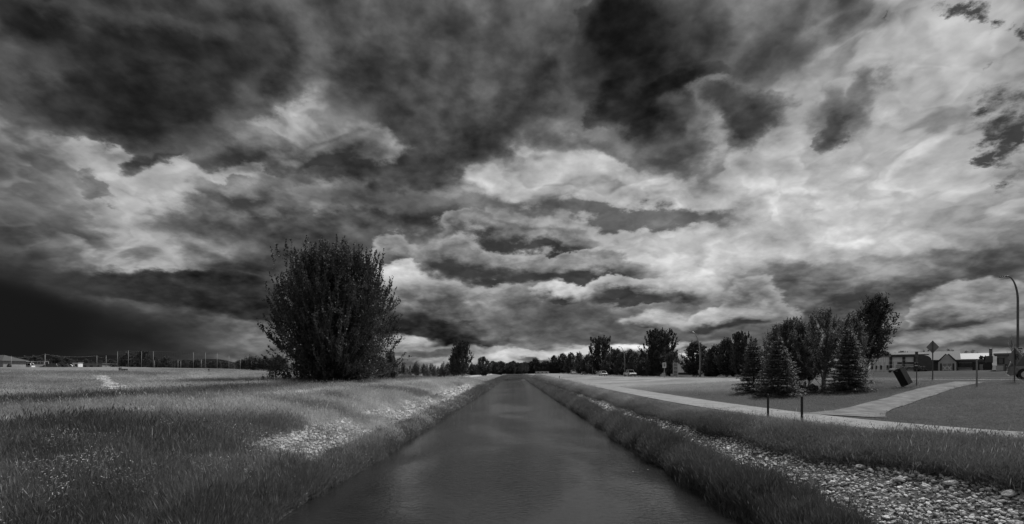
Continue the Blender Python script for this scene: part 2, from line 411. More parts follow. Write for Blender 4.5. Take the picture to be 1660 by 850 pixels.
def mat(name, v, rough=0.8, metal=0.0, var=0.25, scale=6.0, bump=0.0, bscale=40.0, spec=0.5, trans=0.0, emit=0.0, coat=0.0, tone=False, stretch=(1, 1, 1), detail=5, cracks=0.0):
    m = bpy.data.materials.new(name); m.use_nodes = True
    t = m.node_tree; p = t.nodes['Principled BSDF']
    p.inputs['Roughness'].default_value = rough; p.inputs['Metallic'].default_value = metal
    p.inputs['Specular IOR Level'].default_value = spec
    if coat: p.inputs['Coat Weight'].default_value = coat
    tcn = t.nodes.new('ShaderNodeTexCoord'); mp = t.nodes.new('ShaderNodeMapping'); mp.inputs['Scale'].default_value = stretch
    t.links.new(tcn.outputs['Object'], mp.inputs[0])
    nz = t.nodes.new('ShaderNodeTexNoise'); nz.inputs['Scale'].default_value = scale; nz.inputs['Detail'].default_value = detail
    nz.inputs['Roughness'].default_value = 0.62
    t.links.new(mp.outputs[0], nz.inputs['Vector'])
    mr = t.nodes.new('ShaderNodeMapRange'); mr.inputs[1].default_value = 0.28; mr.inputs[2].default_value = 0.72
    mr.inputs[3].default_value = v * (1 - var); mr.inputs[4].default_value = v * (1 + var)
    t.links.new(nz.outputs['Fac'], mr.inputs[0])
    out = mr.outputs[0]
    if tone:
        at_ = t.nodes.new('ShaderNodeAttribute'); at_.attribute_name = 'tone'
        at_.attribute_type = 'INSTANCER' if tone == 'inst' else 'GEOMETRY'
        mm = t.nodes.new('ShaderNodeMath'); mm.operation = 'MULTIPLY'
        t.links.new(out, mm.inputs[0]); t.links.new(at_.outputs['Fac'], mm.inputs[1]); out = mm.outputs[0]
    if cracks:
        wv = t.nodes.new('ShaderNodeTexNoise'); wv.inputs['Scale'].default_value = 2.2; wv.inputs['Detail'].default_value = 5; t.links.new(mp.outputs[0], wv.inputs['Vector'])
        va = t.nodes.new('ShaderNodeVectorMath'); va.operation = 'MULTIPLY_ADD'; va.inputs[1].default_value = (0.8, 0.8, 0.8)
        t.links.new(wv.outputs['Color'], va.inputs[0]); t.links.new(mp.outputs[0], va.inputs[2])
        vo = t.nodes.new('ShaderNodeTexVoronoi'); vo.feature = 'DISTANCE_TO_EDGE'; vo.inputs['Scale'].default_value = cracks; t.links.new(va.outputs[0], vo.inputs['Vector'])
        cr = t.nodes.new('ShaderNodeMapRange'); cr.inputs[1].default_value = 0.0; cr.inputs[2].default_value = 0.03 * cracks; cr.inputs[3].default_value = 0.35; cr.inputs[4].default_value = 1.0
        t.links.new(vo.outputs['Distance'], cr.inputs[0])
        mq = t.nodes.new('ShaderNodeMath'); mq.operation = 'MULTIPLY'; t.links.new(out, mq.inputs[0]); t.links.new(cr.outputs[0], mq.inputs[1]); out = mq.outputs[0]
    cc = t.nodes.new('ShaderNodeCombineColor')
    for i in range(3): t.links.new(out, cc.inputs[i])
    t.links.new(cc.outputs[0], p.inputs['Base Color'])
    if bump:
        n2 = t.nodes.new('ShaderNodeTexNoise'); n2.inputs['Scale'].default_value = bscale; n2.inputs['Detail'].default_value = 6
        t.links.new(mp.outputs[0], n2.inputs['Vector'])
        bp = t.nodes.new('ShaderNodeBump'); bp.inputs['Strength'].default_value = 1.0; bp.inputs['Distance'].default_value = bump
        t.links.new(n2.outputs['Fac'], bp.inputs['Height']); t.links.new(bp.outputs[0], p.inputs['Normal'])
    if trans:
        tb = t.nodes.new('ShaderNodeBsdfTranslucent'); t.links.new(cc.outputs[0], tb.inputs[0])
        mx = t.nodes.new('ShaderNodeMixShader'); mx.inputs[0].default_value = trans
        o = t.nodes['Material Output']
        t.links.new(p.outputs[0], mx.inputs[1]); t.links.new(tb.outputs[0], mx.inputs[2]); t.links.new(mx.outputs[0], o.inputs[0])
    MATS[name] = m
    return m

leaf_dark = mat('leaf_dark', 0.055, 0.65, var=0.5, scale=1.6, trans=0.25, tone=True)
leaf_mid = mat('leaf_mid', 0.115, 0.65, var=0.45, scale=1.4, trans=0.3, tone=True)
leaf_pale = mat('leaf_pale', 0.15, 0.7, var=0.4, scale=1.4, trans=0.3, tone=True)
needle = mat('needle', 0.08, 0.65, var=0.45, scale=3.0, trans=0.15, tone=True)
needle_dark = mat('needle_dark', 0.032, 0.7, var=0.4, scale=1.0, trans=0.1, tone=True)
bark = mat('bark', 0.14, 0.9, var=0.5, scale=7, bump=0.01, bscale=22, stretch=(1, 1, .3))
bark_pale = mat('bark_pale', 0.26, 0.85, var=0.45, scale=6, bump=0.01, bscale=22, stretch=(1, 1, .4))
steel = mat('galvanised_steel', 0.30, 0.45, metal=0.6, var=0.15, scale=3)
steel_dark = mat('weathered_steel', 0.10, 0.5, metal=0.4, var=0.2, scale=3)
black_paint = mat('black_paint', 0.012, 0.55, var=0.3, scale=4)
grey_paint = mat('grey_paint', 0.10, 0.5, var=0.2, scale=5)
white_paint = mat('white_paint', 0.72, 0.45, var=0.06, scale=2)
white_wall = mat('white_cladding', 0.78, 0.6, var=0.14, scale=0.8, bump=0.004, bscale=9)
pale_wall = mat('pale_cladding', 0.50, 0.6, var=0.18, scale=0.9)
grey_wall = mat('grey_cladding', 0.24, 0.7, var=0.25, scale=1.0)
dark_wall = mat('dark_boards', 0.07, 0.75, var=0.35, scale=2, stretch=(1, 1, 6))
roof_dark = mat('roof_shingle', 0.06, 0.8, var=0.3, scale=5, bump=0.01, bscale=20)
roof_pale = mat('roof_sheet', 0.20, 0.5, var=0.12, scale=2)
trim_dark = mat('dark_trim', 0.03, 0.6, var=0.2, scale=3)
glass_dark = mat('dark_glass', 0.008, 0.06, var=0.1, scale=2, spec=0.8)
rubber = mat('rubber', 0.018, 0.85, var=0.2, scale=12)
chrome = mat('bright_metal', 0.55, 0.28, metal=1.0, var=0.1, scale=6)
car_grey = mat('metallic_grey_paint', 0.11, 0.32, metal=0.35, var=0.06, scale=2, coat=1.0)
car_white = mat('white_car_paint', 0.75, 0.3, var=0.03, scale=2, coat=1.0)
car_dark = mat('dark_car_paint', 0.03, 0.3, var=0.05, scale=2, coat=1.0)
lamp_red = mat('tail_lens', 0.14, 0.2, var=0.1, scale=4)
lamp_clear = mat('headlight_lens', 0.6, 0.12, var=0.1, scale=4)
wood = mat('grey_timber', 0.24, 0.85, var=0.35, scale=6, bump=0.004, bscale=30, stretch=(3, 3, .4))
stone_m = mat('pale_stone', 0.42, 0.85, var=0.38, scale=3.5, bump=0.012, bscale=18, tone='inst')
stone_one = mat('pale_boulder', 0.48, 0.85, var=0.40, scale=5, bump=0.012, bscale=18, tone=True)
slab_m = mat('broken_concrete', 0.50, 0.85, var=0.25, scale=3, bump=0.01, bscale=20)
grass_m = mat('grass_blade', 0.33, 0.75, var=0.25, scale=0.8, trans=0.35, tone='inst', spec=0.2)
reed_m = mat('reed_blade', 0.15, 0.7, var=0.3, scale=0.8, trans=0.3, tone='inst', spec=0.2)
sign_face = mat('sign_face', 0.55, 0.5, var=0.05, scale=3)
sign_back = mat('sign_back', 0.22, 0.5, metal=0.3, var=0.12, scale=4)
concrete = mat('concrete', 0.38, 0.85, var=0.2, scale=3, bump=0.003, bscale=30)

# ------------------------------------------------------------------ mesh builder
class MB:
    def __init__(s):
        s.v = []; s.f = []; s.n = 0; s.uvtone = []
    def add(s, verts, faces, tone=1.0):
        verts = np.asarray(verts, float).reshape(-1, 3)
        s.v.append(verts); s.uvtone.append(np.full(len(verts), tone) if np.isscalar(tone) else np.asarray(tone))
        for f in faces: s.f.append(tuple(int(i) + s.n for i in f))
        s.n += len(verts)
        return s
    def box(s, c, size, rot=None, taper=None):
        x, y, z = [q / 2 for q in size]
        vs = np.array([(-x, -y, -z), (x, -y, -z), (x, y, -z), (-x, y, -z), (-x, -y, z), (x, -y, z), (x, y, z), (-x, y, z)], float)
        if taper is not None:
            vs[4:, 0] *= taper[0]; vs[4:, 1] *= taper[1]
        if rot is not None:
            vs = vs @ np.array(rot).T
        vs = vs + np.array(c)
        return s.add(vs, [(3, 2, 1, 0), (4, 5, 6, 7), (0, 1, 5, 4), (1, 2, 6, 5), (2, 3, 7, 6), (3, 0, 4, 7)])
    def tube(s, pts, rad, n=8, cap=True):
        pts = np.asarray(pts, float); m = len(pts)
        if np.isscalar(rad): rad = [rad] * m
        T = np.gradient(pts, axis=0)
        ref = np.array([0, 0, 1.0]) if abs(T[0][2]) < 0.9 * np.linalg.norm(T[0]) else np.array([1.0, 0, 0])
        vs = []
        for i in range(m):
            t = T[i] / (np.linalg.norm(T[i]) + 1e-9)
            a = np.cross(t, ref); a /= (np.linalg.norm(a) + 1e-9); b = np.cross(t, a)
            for k in range(n):
                th = 2 * math.pi * k / n
                vs.append(pts[i] + rad[i] * (math.cos(th) * a + math.sin(th) * b))
        fs = [(i * n + k, i * n + (k + 1) % n, (i + 1) * n + (k + 1) % n, (i + 1) * n + k) for i in range(m - 1) for k in range(n)]
        if cap:
            fs.append(tuple(range(n - 1, -1, -1))); fs.append(tuple((m - 1) * n + k for k in range(n)))
        return s.add(vs, fs)
    def prism(s, poly, axis, a, b):
        """closed 2-D outline extruded along an axis between a and b; outline coordinates are the two other axes in order"""
        n = len(poly); vs = []
        for w in (a, b):
            for (p, q) in poly:
                vs.append({'x': (w, p, q), 'y': (p, w, q), 'z': (p, q, w)}[axis])
        fs = [tuple(range(n)), tuple(range(2 * n - 1, n - 1, -1))] + [(i, (i + 1) % n, n + (i + 1) % n, n + i) for i in range(n)]
        return s.add(vs, fs)
    def build(s, name, m=None, parent=None, smooth=False, bevel=0.0, mesh=None):
        if mesh is None:
            mesh = s.mesh(name, m, smooth)
        o = bpy.data.objects.new(name, mesh)
        COL.objects.link(o)
        if parent is not None: o.parent = parent
        if bevel:
            md = o.modifiers.new('bevel', 'BEVEL'); md.width = bevel; md.segments = 2; md.limit_method = 'ANGLE'
        return o
    def mesh(s, name, m=None, smooth=False):
        me = bpy.data.meshes.new(name)
        vv = np.concatenate(s.v) if s.v else np.zeros((0, 3))
        me.from_pydata(vv.tolist(), [], s.f)
        if m is not None: me.materials.append(m)
        a = me.attributes.new('tone', 'FLOAT', 'POINT'); a.data.foreach_set('value', np.concatenate(s.uvtone).astype(np.float32))
        if smooth: me.polygons.foreach_set('use_smooth', [True] * len(me.polygons))
        me.update()
        # consistent outward normals for closed shapes
        return me

def quads_mesh(name, V, m, tone=None, smooth=False):
    """V: (n,4,3) array of quads -> mesh, fast"""
    n = len(V)
    me = bpy.data.meshes.new(name)
    me.vertices.add(n * 4); me.vertices.foreach_set('co', V.reshape(-1).astype(np.float32))
    me.loops.add(n * 4); me.loops.foreach_set('vertex_index', np.arange(n * 4, dtype=np.int32))
    me.polygons.add(n); me.polygons.foreach_set('loop_start', np.arange(0, n * 4, 4, dtype=np.int32))
    try: me.polygons.foreach_set('loop_total', np.full(n, 4, dtype=np.int32))
    except Exception: pass
    me.materials.append(m)
    a = me.attributes.new('tone', 'FLOAT', 'POINT')
    t = np.ones(n) if tone is None else tone
    a.data.foreach_set('value', np.repeat(t, 4).astype(np.float32))
    me.update(calc_edges=True)
    return me

def grid_mesh(name, X, Y, Z, m, attrs=None, smooth=True):
    r, c = X.shape
    me = bpy.data.meshes.new(name)
    co = np.stack([X, Y, Z], -1).reshape(-1, 3).astype(np.float32)
    me.vertices.add(len(co)); me.vertices.foreach_set('co', co.reshape(-1))
    i = np.arange(r * c).reshape(r, c)
    q = np.stack([i[:-1, :-1], i[:-1, 1:], i[1:, 1:], i[1:, :-1]], -1).reshape(-1, 4)
    n = len(q)
    me.loops.add(n * 4); me.loops.foreach_set('vertex_index', q.reshape(-1).astype(np.int32))
    me.polygons.add(n); me.polygons.foreach_set('loop_start', np.arange(0, n * 4, 4, dtype=np.int32))
    me.materials.append(m)
    for k, v in (attrs or {}).items():
        a = me.attributes.new(k, 'FLOAT', 'POINT'); a.data.foreach_set('value', np.asarray(v).reshape(-1).astype(np.float32))
    me.update(calc_edges=True)
    if smooth: me.polygons.foreach_set('use_smooth', [True] * n)
    return me

def tag(o, label=None, cat=None, group=None, kind=None):
    if label: o['label'] = label
    if cat: o['category'] = cat
    if group: o['group'] = group
    if kind: o['kind'] = kind
    return o

def thing(name, label, cat, loc=(0, 0, 0), rz=0.0, group=None, scale=1.0):
    o = bpy.data.objects.new(name, None)
    COL.objects.link(o)
    o.location = loc; o.rotation_euler = (0, 0, rz); o.scale = (scale,) * 3
    o.empty_display_size = 0.2
    return tag(o, label, cat, group)

def obj(name, mesh, parent=None, loc=None):
    o = bpy.data.objects.new(name, mesh); COL.objects.link(o)
    if parent is not None: o.parent = parent
    if loc is not None: o.location = loc
    return o

def dup(root, loc, rz=0.0, scale=None, label=None, group=None):
    """a copy of a thing with copies of its parts and sub-parts"""
    r = root.copy(); COL.objects.link(r); r.location = loc; r.rotation_euler = (0, 0, rz)
    if scale is not None: r.scale = (scale if isinstance(scale, tuple) else (scale,) * 3)
    if label: r['label'] = label
    if group: r['group'] = group
    for ch in list(root.children):
        c = ch.copy(); COL.objects.link(c); c.parent = r
        for g in ch.children:
            d = g.copy(); COL.objects.link(d); d.parent = c
    return r

def text_mesh(body, size, m, extrude=0.004):
    cu = bpy.data.curves.new('lettering', 'FONT'); cu.body = body; cu.size = size; cu.extrude = extrude; cu.align_x = 'CENTER'; cu.align_y = 'CENTER'
    o = bpy.data.objects.new('lettering', cu); COL.objects.link(o)
    dg = bpy.context.evaluated_depsgraph_get()
    me = bpy.data.meshes.new_from_object(o.evaluated_get(dg))
    bpy.data.objects.remove(o); me.materials.clear(); me.materials.append(m)
    return me

# scattered stuff: one object that carries its own prototypes and points, instanced by geometry nodes
def scatter(name, protos, pts, rot, scl, tone, idx, material, label):
    """protos: list of (verts, faces); pts (n,3), rot (n,3), scl (n,3), tone (n,), idx (n,)"""
    V = [np.asarray(pts, np.float32)]; faces = []; k = len(pts)
    pid = [np.zeros(k)]
    for i, (pv, pf) in enumerate(protos):
        V.append(np.asarray(pv, np.float32)); pid.append(np.full(len(pv), i + 1.0))
        faces += [tuple(int(a) + k for a in f) for f in pf]; k += len(pv)
    V = np.concatenate(V); pid = np.concatenate(pid); n = len(pts); rest = len(V) - n
    me = bpy.data.meshes.new(name)
    me.from_pydata(V.tolist(), [], faces)
    me.materials.append(material)
    def attr(nm, tp, data):
        a = me.attributes.new(nm, tp, 'POINT')
        a.data.foreach_set('vector' if tp == 'FLOAT_VECTOR' else 'value', data)
    attr('proto', 'FLOAT', pid.astype(np.float32))
    attr('tone', 'FLOAT', np.concatenate([tone, np.ones(rest)]).astype(np.float32))
    attr('rot', 'FLOAT_VECTOR', np.concatenate([rot, np.zeros((rest, 3))]).astype(np.float32).reshape(-1))
    attr('scl', 'FLOAT_VECTOR', np.concatenate([scl, np.ones((rest, 3))]).astype(np.float32).reshape(-1))
    attr('pick', 'INT', np.concatenate([idx, np.zeros(rest)]).astype(np.int32))
    o = obj(name, me)
    tag(o, label, None, None, 'stuff')
    g = bpy.data.node_groups.new(name, 'GeometryNodeTree')
    g.interface.new_socket('Geometry', in_out='INPUT', socket_type='NodeSocketGeometry')
    g.interface.new_socket('Geometry', in_out='OUTPUT', socket_type='NodeSocketGeometry')
    N = g.nodes.new; Lk = g.links.new
    gi = N('NodeGroupInput'); go = N('NodeGroupOutput')
    def named(nm, tp):
        q = N('GeometryNodeInputNamedAttribute'); q.data_type = tp; q.inputs['Name'].default_value = nm
        return next(s_ for s_ in q.outputs if s_.enabled and s_.name == 'Attribute')
    pr = named('proto', 'FLOAT')
    join = N('GeometryNodeJoinGeometry')
    insts = []
    def sep_by(val):
        c = N('FunctionNodeCompare'); c.data_type = 'FLOAT'; c.operation = 'EQUAL'
        Lk(pr, c.inputs[0]); c.inputs[1].default_value = val; c.inputs[12].default_value = 0.1
        sp = N('GeometryNodeSeparateGeometry'); sp.domain = 'POINT'
        Lk(gi.outputs[0], sp.inputs[0]); Lk(c.outputs[0], sp.inputs['Selection'])
        return sp.outputs[0]
    for i in range(len(protos), 0, -1):
        ti = N('GeometryNodeGeometryToInstance'); Lk(sep_by(float(i)), ti.inputs[0]); Lk(ti.outputs[0], join.inputs[0])
    m2p = N('GeometryNodeMeshToPoints'); Lk(sep_by(0.0), m2p.inputs[0])
    iop = N('GeometryNodeInstanceOnPoints')
    Lk(m2p.outputs[0], iop.inputs['Points']); Lk(join.outputs[0], iop.inputs['Instance'])
    iop.inputs['Pick Instance'].default_value = True
    Lk(named('pick', 'INT'), iop.inputs['Instance Index'])
    e2r = N('FunctionNodeEulerToRotation'); Lk(named('rot', 'FLOAT_VECTOR'), e2r.inputs[0])
    Lk(e2r.outputs[0], iop.inputs['Rotation']); Lk(named('scl', 'FLOAT_VECTOR'), iop.inputs['Scale'])
    Lk(iop.outputs[0], go.inputs[0])
    md = o.modifiers.new('scatter', 'NODES'); md.node_group = g
    return o
# =================================================================== the ground
def ground_material():
    m = bpy.data.materials.new('ground_cover'); m.use_nodes = True
    t = m.node_tree; p = t.nodes['Principled BSDF']; p.inputs['Roughness'].default_value = 0.95; p.inputs['Specular IOR Level'].default_value = 0.15
    tcn = t.nodes.new('ShaderNodeTexCoord')
    def nz(s, d, st=(1, 1, 1), r=0.6):
        mp = t.nodes.new('ShaderNodeMapping'); mp.inputs['Scale'].default_value = st; t.links.new(tcn.outputs['Object'], mp.inputs[0])
        n = t.nodes.new('ShaderNodeTexNoise'); n.inputs['Scale'].default_value = s; n.inputs['Detail'].default_value = d; n.inputs['Roughness'].default_value = r
        t.links.new(mp.outputs[0], n.inputs['Vector']); return n.outputs['Fac']
    def mth(op, a, b, c=None):
        q = t.nodes.new('ShaderNodeMath'); q.operation = op
        for i, v in enumerate((a, b, c)):
            if v is None: continue
            if isinstance(v, (int, float)): q.inputs[i].default_value = v
            else: t.links.new(v, q.inputs[i])
        return q.outputs[0]
    A = t.nodes.new('ShaderNodeAttribute'); A.attribute_name = 'tone'
    S = t.nodes.new('ShaderNodeAttribute'); S.attribute_name = 'soil'
    big = nz(0.09, 5); mid = nz(0.9, 6, r=0.65); fine = nz(14.0, 5, r=0.7); strk = nz(2.2, 4, (0.25, 1.0, 1))
    f = mth('ADD', mth('MULTIPLY', mth('SUBTRACT', big, 0.5), 1.3), mth('MULTIPLY', mth('SUBTRACT', mid, 0.5), 1.1))
    f = mth('ADD', f, mth('MULTIPLY', mth('SUBTRACT', fine, 0.5), 1.6))
    f = mth('ADD', f, mth('MULTIPLY', mth('SUBTRACT', strk, 0.5), 0.5))
    f = mth('MAXIMUM', mth('ADD', f, 1.0), 0.25)
    v = mth('MULTIPLY', A.outputs['Fac'], f)
    cc = t.nodes.new('ShaderNodeCombineColor')
    for i in range(3): t.links.new(v, cc.inputs[i])
    t.links.new(cc.outputs[0], p.inputs['Base Color'])
    bp = t.nodes.new('ShaderNodeBump'); bp.inputs['Distance'].default_value = 0.05
    t.links.new(mth('ADD', mth('MULTIPLY', fine, 0.6), mid), bp.inputs['Height']); t.links.new(bp.outputs[0], p.inputs['Normal'])
    return m

CONN_PX = [(1362, 675), (1405, 665), (1458, 649), (1515, 631.5), (1566, 621)]
CONN = [hit(*q)[:2] for q in CONN_PX]
cdir = np.array(CONN[-1]) - np.array(CONN[-2]); cdir /= np.linalg.norm(cdir)
CONN.append(tuple(np.array(CONN[-1]) + cdir * 1.5))
CONN = catmull(CONN, 6)

def ground_tone(X, Y):
    """base grey of the ground cover: what grows there, plus tree shade toned in under the island"""
    R = np.hypot(X, Y)
    n1 = fnoise(X * 0.18, Y * 0.18, 31, 4); n2 = fnoise(X * 0.05, Y * 0.05, 41, 3)
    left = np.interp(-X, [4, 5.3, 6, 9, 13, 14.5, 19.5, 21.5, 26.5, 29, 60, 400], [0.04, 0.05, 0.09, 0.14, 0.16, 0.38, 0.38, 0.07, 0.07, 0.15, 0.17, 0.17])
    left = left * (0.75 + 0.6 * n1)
    # dark, wetter grass in hollows across the field
    wet = sm((fnoise(X * 0.045, Y * 0.045, 55, 3) - 0.5) / 0.18) * sm((-X - 27) / 6)
    left = left * (1 - 0.45 * wet)
    right = np.interp(X, [4, 5.3, 6.5, 8.2, 8.8, 9.5], [0.04, 0.05, 0.08, 0.08, 0.13, 0.15])
    dp, sp, _ = poly_dist(X, Y, PATH); dr, sr, _ = poly_dist(X, Y, ROAD)
    lawn = 0.07 + 0.17 * sm((Y - 32) / 34)
    bed_shade = sm(1.25 - np.hypot((X - 20.3) / 6.0, (Y - 34.5) / 3.6))  # planted bed under the island trees, their shade darkened into its tone
    lawn = lawn * (1 - 0.6 * bed_shade)
    lawn = lawn * (0.55 + 0.9 * n1)
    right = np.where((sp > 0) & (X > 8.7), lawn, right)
    right = np.where((sr > 0) & (dr > ROAD_W), 0.028 + 0.02 * n2, right)
    return np.where(X > 0, right, left)

xs = np.concatenate([[-6000, -3000, -1500, -800, -500, -350, -270], np.arange(-220, -60, 4), np.arange(-60, -21, 0.9), np.arange(-21, -9, 0.4), np.arange(-9, -3.5, 0.22),
                     np.arange(-3, 3.5, 1.5), np.arange(3.7, 9.6, 0.2), np.arange(9.8, 20, 0.35), np.arange(20, 62, 0.9), np.arange(62, 220, 5), [270, 350, 500, 800, 1500, 3000, 6000]])
ys = np.concatenate([[-400, -150, -60], np.arange(-30, 4, 3), np.arange(4, 60, 0.5), np.arange(60, 140, 1.8), np.arange(140, 345, 5), [360, 400, 480, 600, 900, 1500, 3000, 6000]])
GX, GY = np.meshgrid(xs, ys)
GZ = hz(GX, GY)
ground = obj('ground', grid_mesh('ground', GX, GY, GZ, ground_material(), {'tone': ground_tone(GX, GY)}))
tag(ground, kind='structure')

def strip(name, poly, half, m, lift=0.02, cross=7, zfun=None):
    P_ = np.asarray(poly); T = np.gradient(P_, axis=0); T /= np.linalg.norm(T, axis=1)[:, None]
    Nn = np.stack([-T[:, 1], T[:, 0]], 1)
    w = np.linspace(-1, 1, cross)
    hw = half if not np.isscalar(half) else np.full(len(P_), half)
    X = P_[:, None, 0] + Nn[:, None, 0] * w[None] * hw[:, None]; Y = P_[:, None, 1] + Nn[:, None, 1] * w[None] * hw[:, None]
    Z = (hz(X, Y) if zfun is None else zfun(X, Y)) + lift
    return grid_mesh(name, X, Y, Z, m)

def dense(poly, step):
    P_ = np.asarray(poly); d = np.r_[0, np.cumsum(np.linalg.norm(np.diff(P_, axis=0), axis=1))]
    s = np.arange(0, d[-1], step)
    return np.stack([np.interp(s, d, P_[:, 0]), np.interp(s, d, P_[:, 1])], 1)

asphalt_path = mat('worn_asphalt', 0.235, 0.9, var=0.26, scale=0.9, bump=0.004, bscale=60, spec=0.3, detail=9, cracks=0.45)
road_m = mat('road_asphalt', 0.12, 0.85, var=0.14, scale=0.5, bump=0.003, bscale=50, spec=0.4, detail=8)
verge = mat('bare_dirt', 0.22, 0.95, var=0.3, scale=2.0, bump=0.01, bscale=30)
gravel_m = mat('broken_asphalt', 0.155, 0.95, var=0.55, scale=1.9, bump=0.015, bscale=25, spec=0.2, detail=12)
fp = obj('footpath', strip('footpath', dense(PATH, 1.0), PATH_W, asphalt_path, 0.022)); tag(fp, kind='structure')
cd = dense(CONN, 0.5)
cw = 0.85 + 0.18 * (fnoise(np.arange(len(cd)) * 0.35, np.zeros(len(cd)), 77, 3) - 0.5) + 0.7 * np.exp(-np.arange(len(cd)) / 3.0)
cp = obj('side_path', strip('side_path', cd, cw, gravel_m, 0.03, 9)); tag(cp, kind='structure')
rd = obj('road', strip('road', dense(ROAD, 2.0), ROAD_W, road_m, 0.03, 5)); tag(rd, kind='structure')

# kerbs, real steps
RDn = dense(ROAD, 2.0); T_ = np.gradient(RDn, axis=0); T_ /= np.linalg.norm(T_, axis=1)[:, None]; N_ = np.stack([-T_[:, 1], T_[:, 0]], 1)
def kerb(side, name):
    b = MB(); off = RDn + N_ * side * (ROAD_W + 0.09)
    z = hz(off[:, 0], off[:, 1]); vs = []; fs = []
    hgt = 0.15
    for i in range(len(off)):
        n2 = N_[i] * side
        for (q, zz) in ((-0.09, -0.2), (-0.09, hgt), (0.11, hgt), (0.11, -0.2)):
            vs.append((off[i, 0] + n2[0] * q, off[i, 1] + n2[1] * q, z[i] + zz))
    for i in range(len(off) - 1):
        for k in range(3):
            fs.append((i * 4 + k, i * 4 + k + 1, i * 4 + 4 + k + 1, i * 4 + 4 + k))
    b.add(vs, fs)
    return tag(b.build(name, mat('kerb_concrete', 0.6, 0.8, var=0.12, scale=2)), kind='structure')
kerb(1, 'kerb')
# the near edge is flush: a painted edge line instead
line_m = mat('road_paint', 0.62, 0.7, var=0.15, scale=4)
el_ = dense(ROAD + 0.0, 2.0) - N_[:len(RDn)] * (ROAD_W - 0.25)
tag(obj('edge_line', strip('edge_line', el_, 0.07, line_m, 0.036, 2)), kind='structure')
el2 = dense(ROAD + 0.0, 2.0)
tag(obj('centre_line', strip('centre_line', el2, 0.06, line_m, 0.036, 2)), kind='structure')

# ------------------------------------------------------------------ water
def water_material():
    m = bpy.data.materials.new('canal_water'); m.use_nodes = True
    t = m.node_tree; p = t.nodes['Principled BSDF']
    p.inputs['Base Color'].default_value = (0.02, 0.02, 0.02, 1); p.inputs['Roughness'].default_value = 0.03; p.inputs['IOR'].default_value = 1.45
    tcn = t.nodes.new('ShaderNodeTexCoord')
    def nz(s, d, st, dist=0.0):
        mp = t.nodes.new('ShaderNodeMapping'); mp.inputs['Scale'].default_value = st; t.links.new(tcn.outputs['Object'], mp.inputs[0])
        n = t.nodes.new('ShaderNodeTexNoise'); n.inputs['Scale'].default_value = s; n.inputs['Detail'].default_value = d; n.inputs['Distortion'].default_value = dist
        t.links.new(mp.outputs[0], n.inputs['Vector']); return n.outputs['Fac']
    def mth(op, a, b):
        q = t.nodes.new('ShaderNodeMath'); q.operation = op
        for i, v in enumerate((a, b)):
            if isinstance(v, (int, float)): q.inputs[i].default_value = v
            else: t.links.new(v, q.inputs[i])
        return q.outputs[0]
    rip = nz(15.0, 5, (1, 1.7, 1), 0.7); swl = nz(1.6, 3, (1, 1.8, 1), 0.3); patch = nz(0.22, 3, (1, 0.5, 1), 0.5)
    mr = t.nodes.new('ShaderNodeMapRange'); mr.interpolation_type = 'SMOOTHSTEP'
    for i, q in enumerate((0.36, 0.60, 0.35, 1.5)): mr.inputs[i + 1].default_value = q
    t.links.new(patch, mr.inputs[0])
    md_ = nz(5.0, 3, (1, 1.8, 1), 0.5)
    h = mth('ADD', mth('ADD', mth('MULTIPLY', mth('MULTIPLY', rip, mr.outputs[0]), 0.0075), mth('MULTIPLY', swl, 0.012)), mth('MULTIPLY', mth('MULTIPLY', md_, mr.outputs[0]), 0.024))
    bp = t.nodes.new('ShaderNodeBump'); bp.inputs['Strength'].default_value = 1.0; bp.inputs['Distance'].default_value = 1.0
    t.links.new(h, bp.inputs['Height']); t.links.new(bp.outputs[0], p.inputs['Normal'])
    return m
WX, WY = np.meshgrid(np.array([-6.3, -3, 0, 3, 6.2]), np.r_[np.arange(-60, 345, 15.0)])
wat = obj('canal_water', grid_mesh('canal_water', WX, WY, np.full(WX.shape, WATER), water_material())); tag(wat, kind='structure')

# low rain-dimmed hills beyond the town
def hill(name, px0, px1, top_px, Y, seed):
    xs_ = np.linspace((px0 - 835) / F * Y, (px1 - 835) / F * Y, 90); u = np.linspace(0, 1, 90)
    prof = np.sin(np.pi * u) ** 0.7 * (0.75 + 0.5 * (fnoise(u * 7, u * 0, seed, 4) - 0.5) * 2 * 0.5)
    Hh = (603 - top_px) / F * Y
    v = np.linspace(0, 1, 14)
    X = np.repeat(xs_[None], 14, 0); Yy = Y + (v[:, None] - 0.5) * Y * 0.25 + 0 * X
    Z = prof[None] * np.sin(np.pi * v)[:, None] ** 0.8 * Hh * (0.9 + 0.2 * fnoise(X * 0.004, Yy * 0.004, seed + 3, 3)) - 2
    return tag(obj(name, grid_mesh(name, X, Yy, Z, mat(name + '_cover', 0.012, 1.0, spec=0.0, var=0.2, scale=0.01))), kind='structure')
hill('hill', 60, 330, 566, 2600, 3)
hill('hill', 230, 440, 574, 2900, 8)
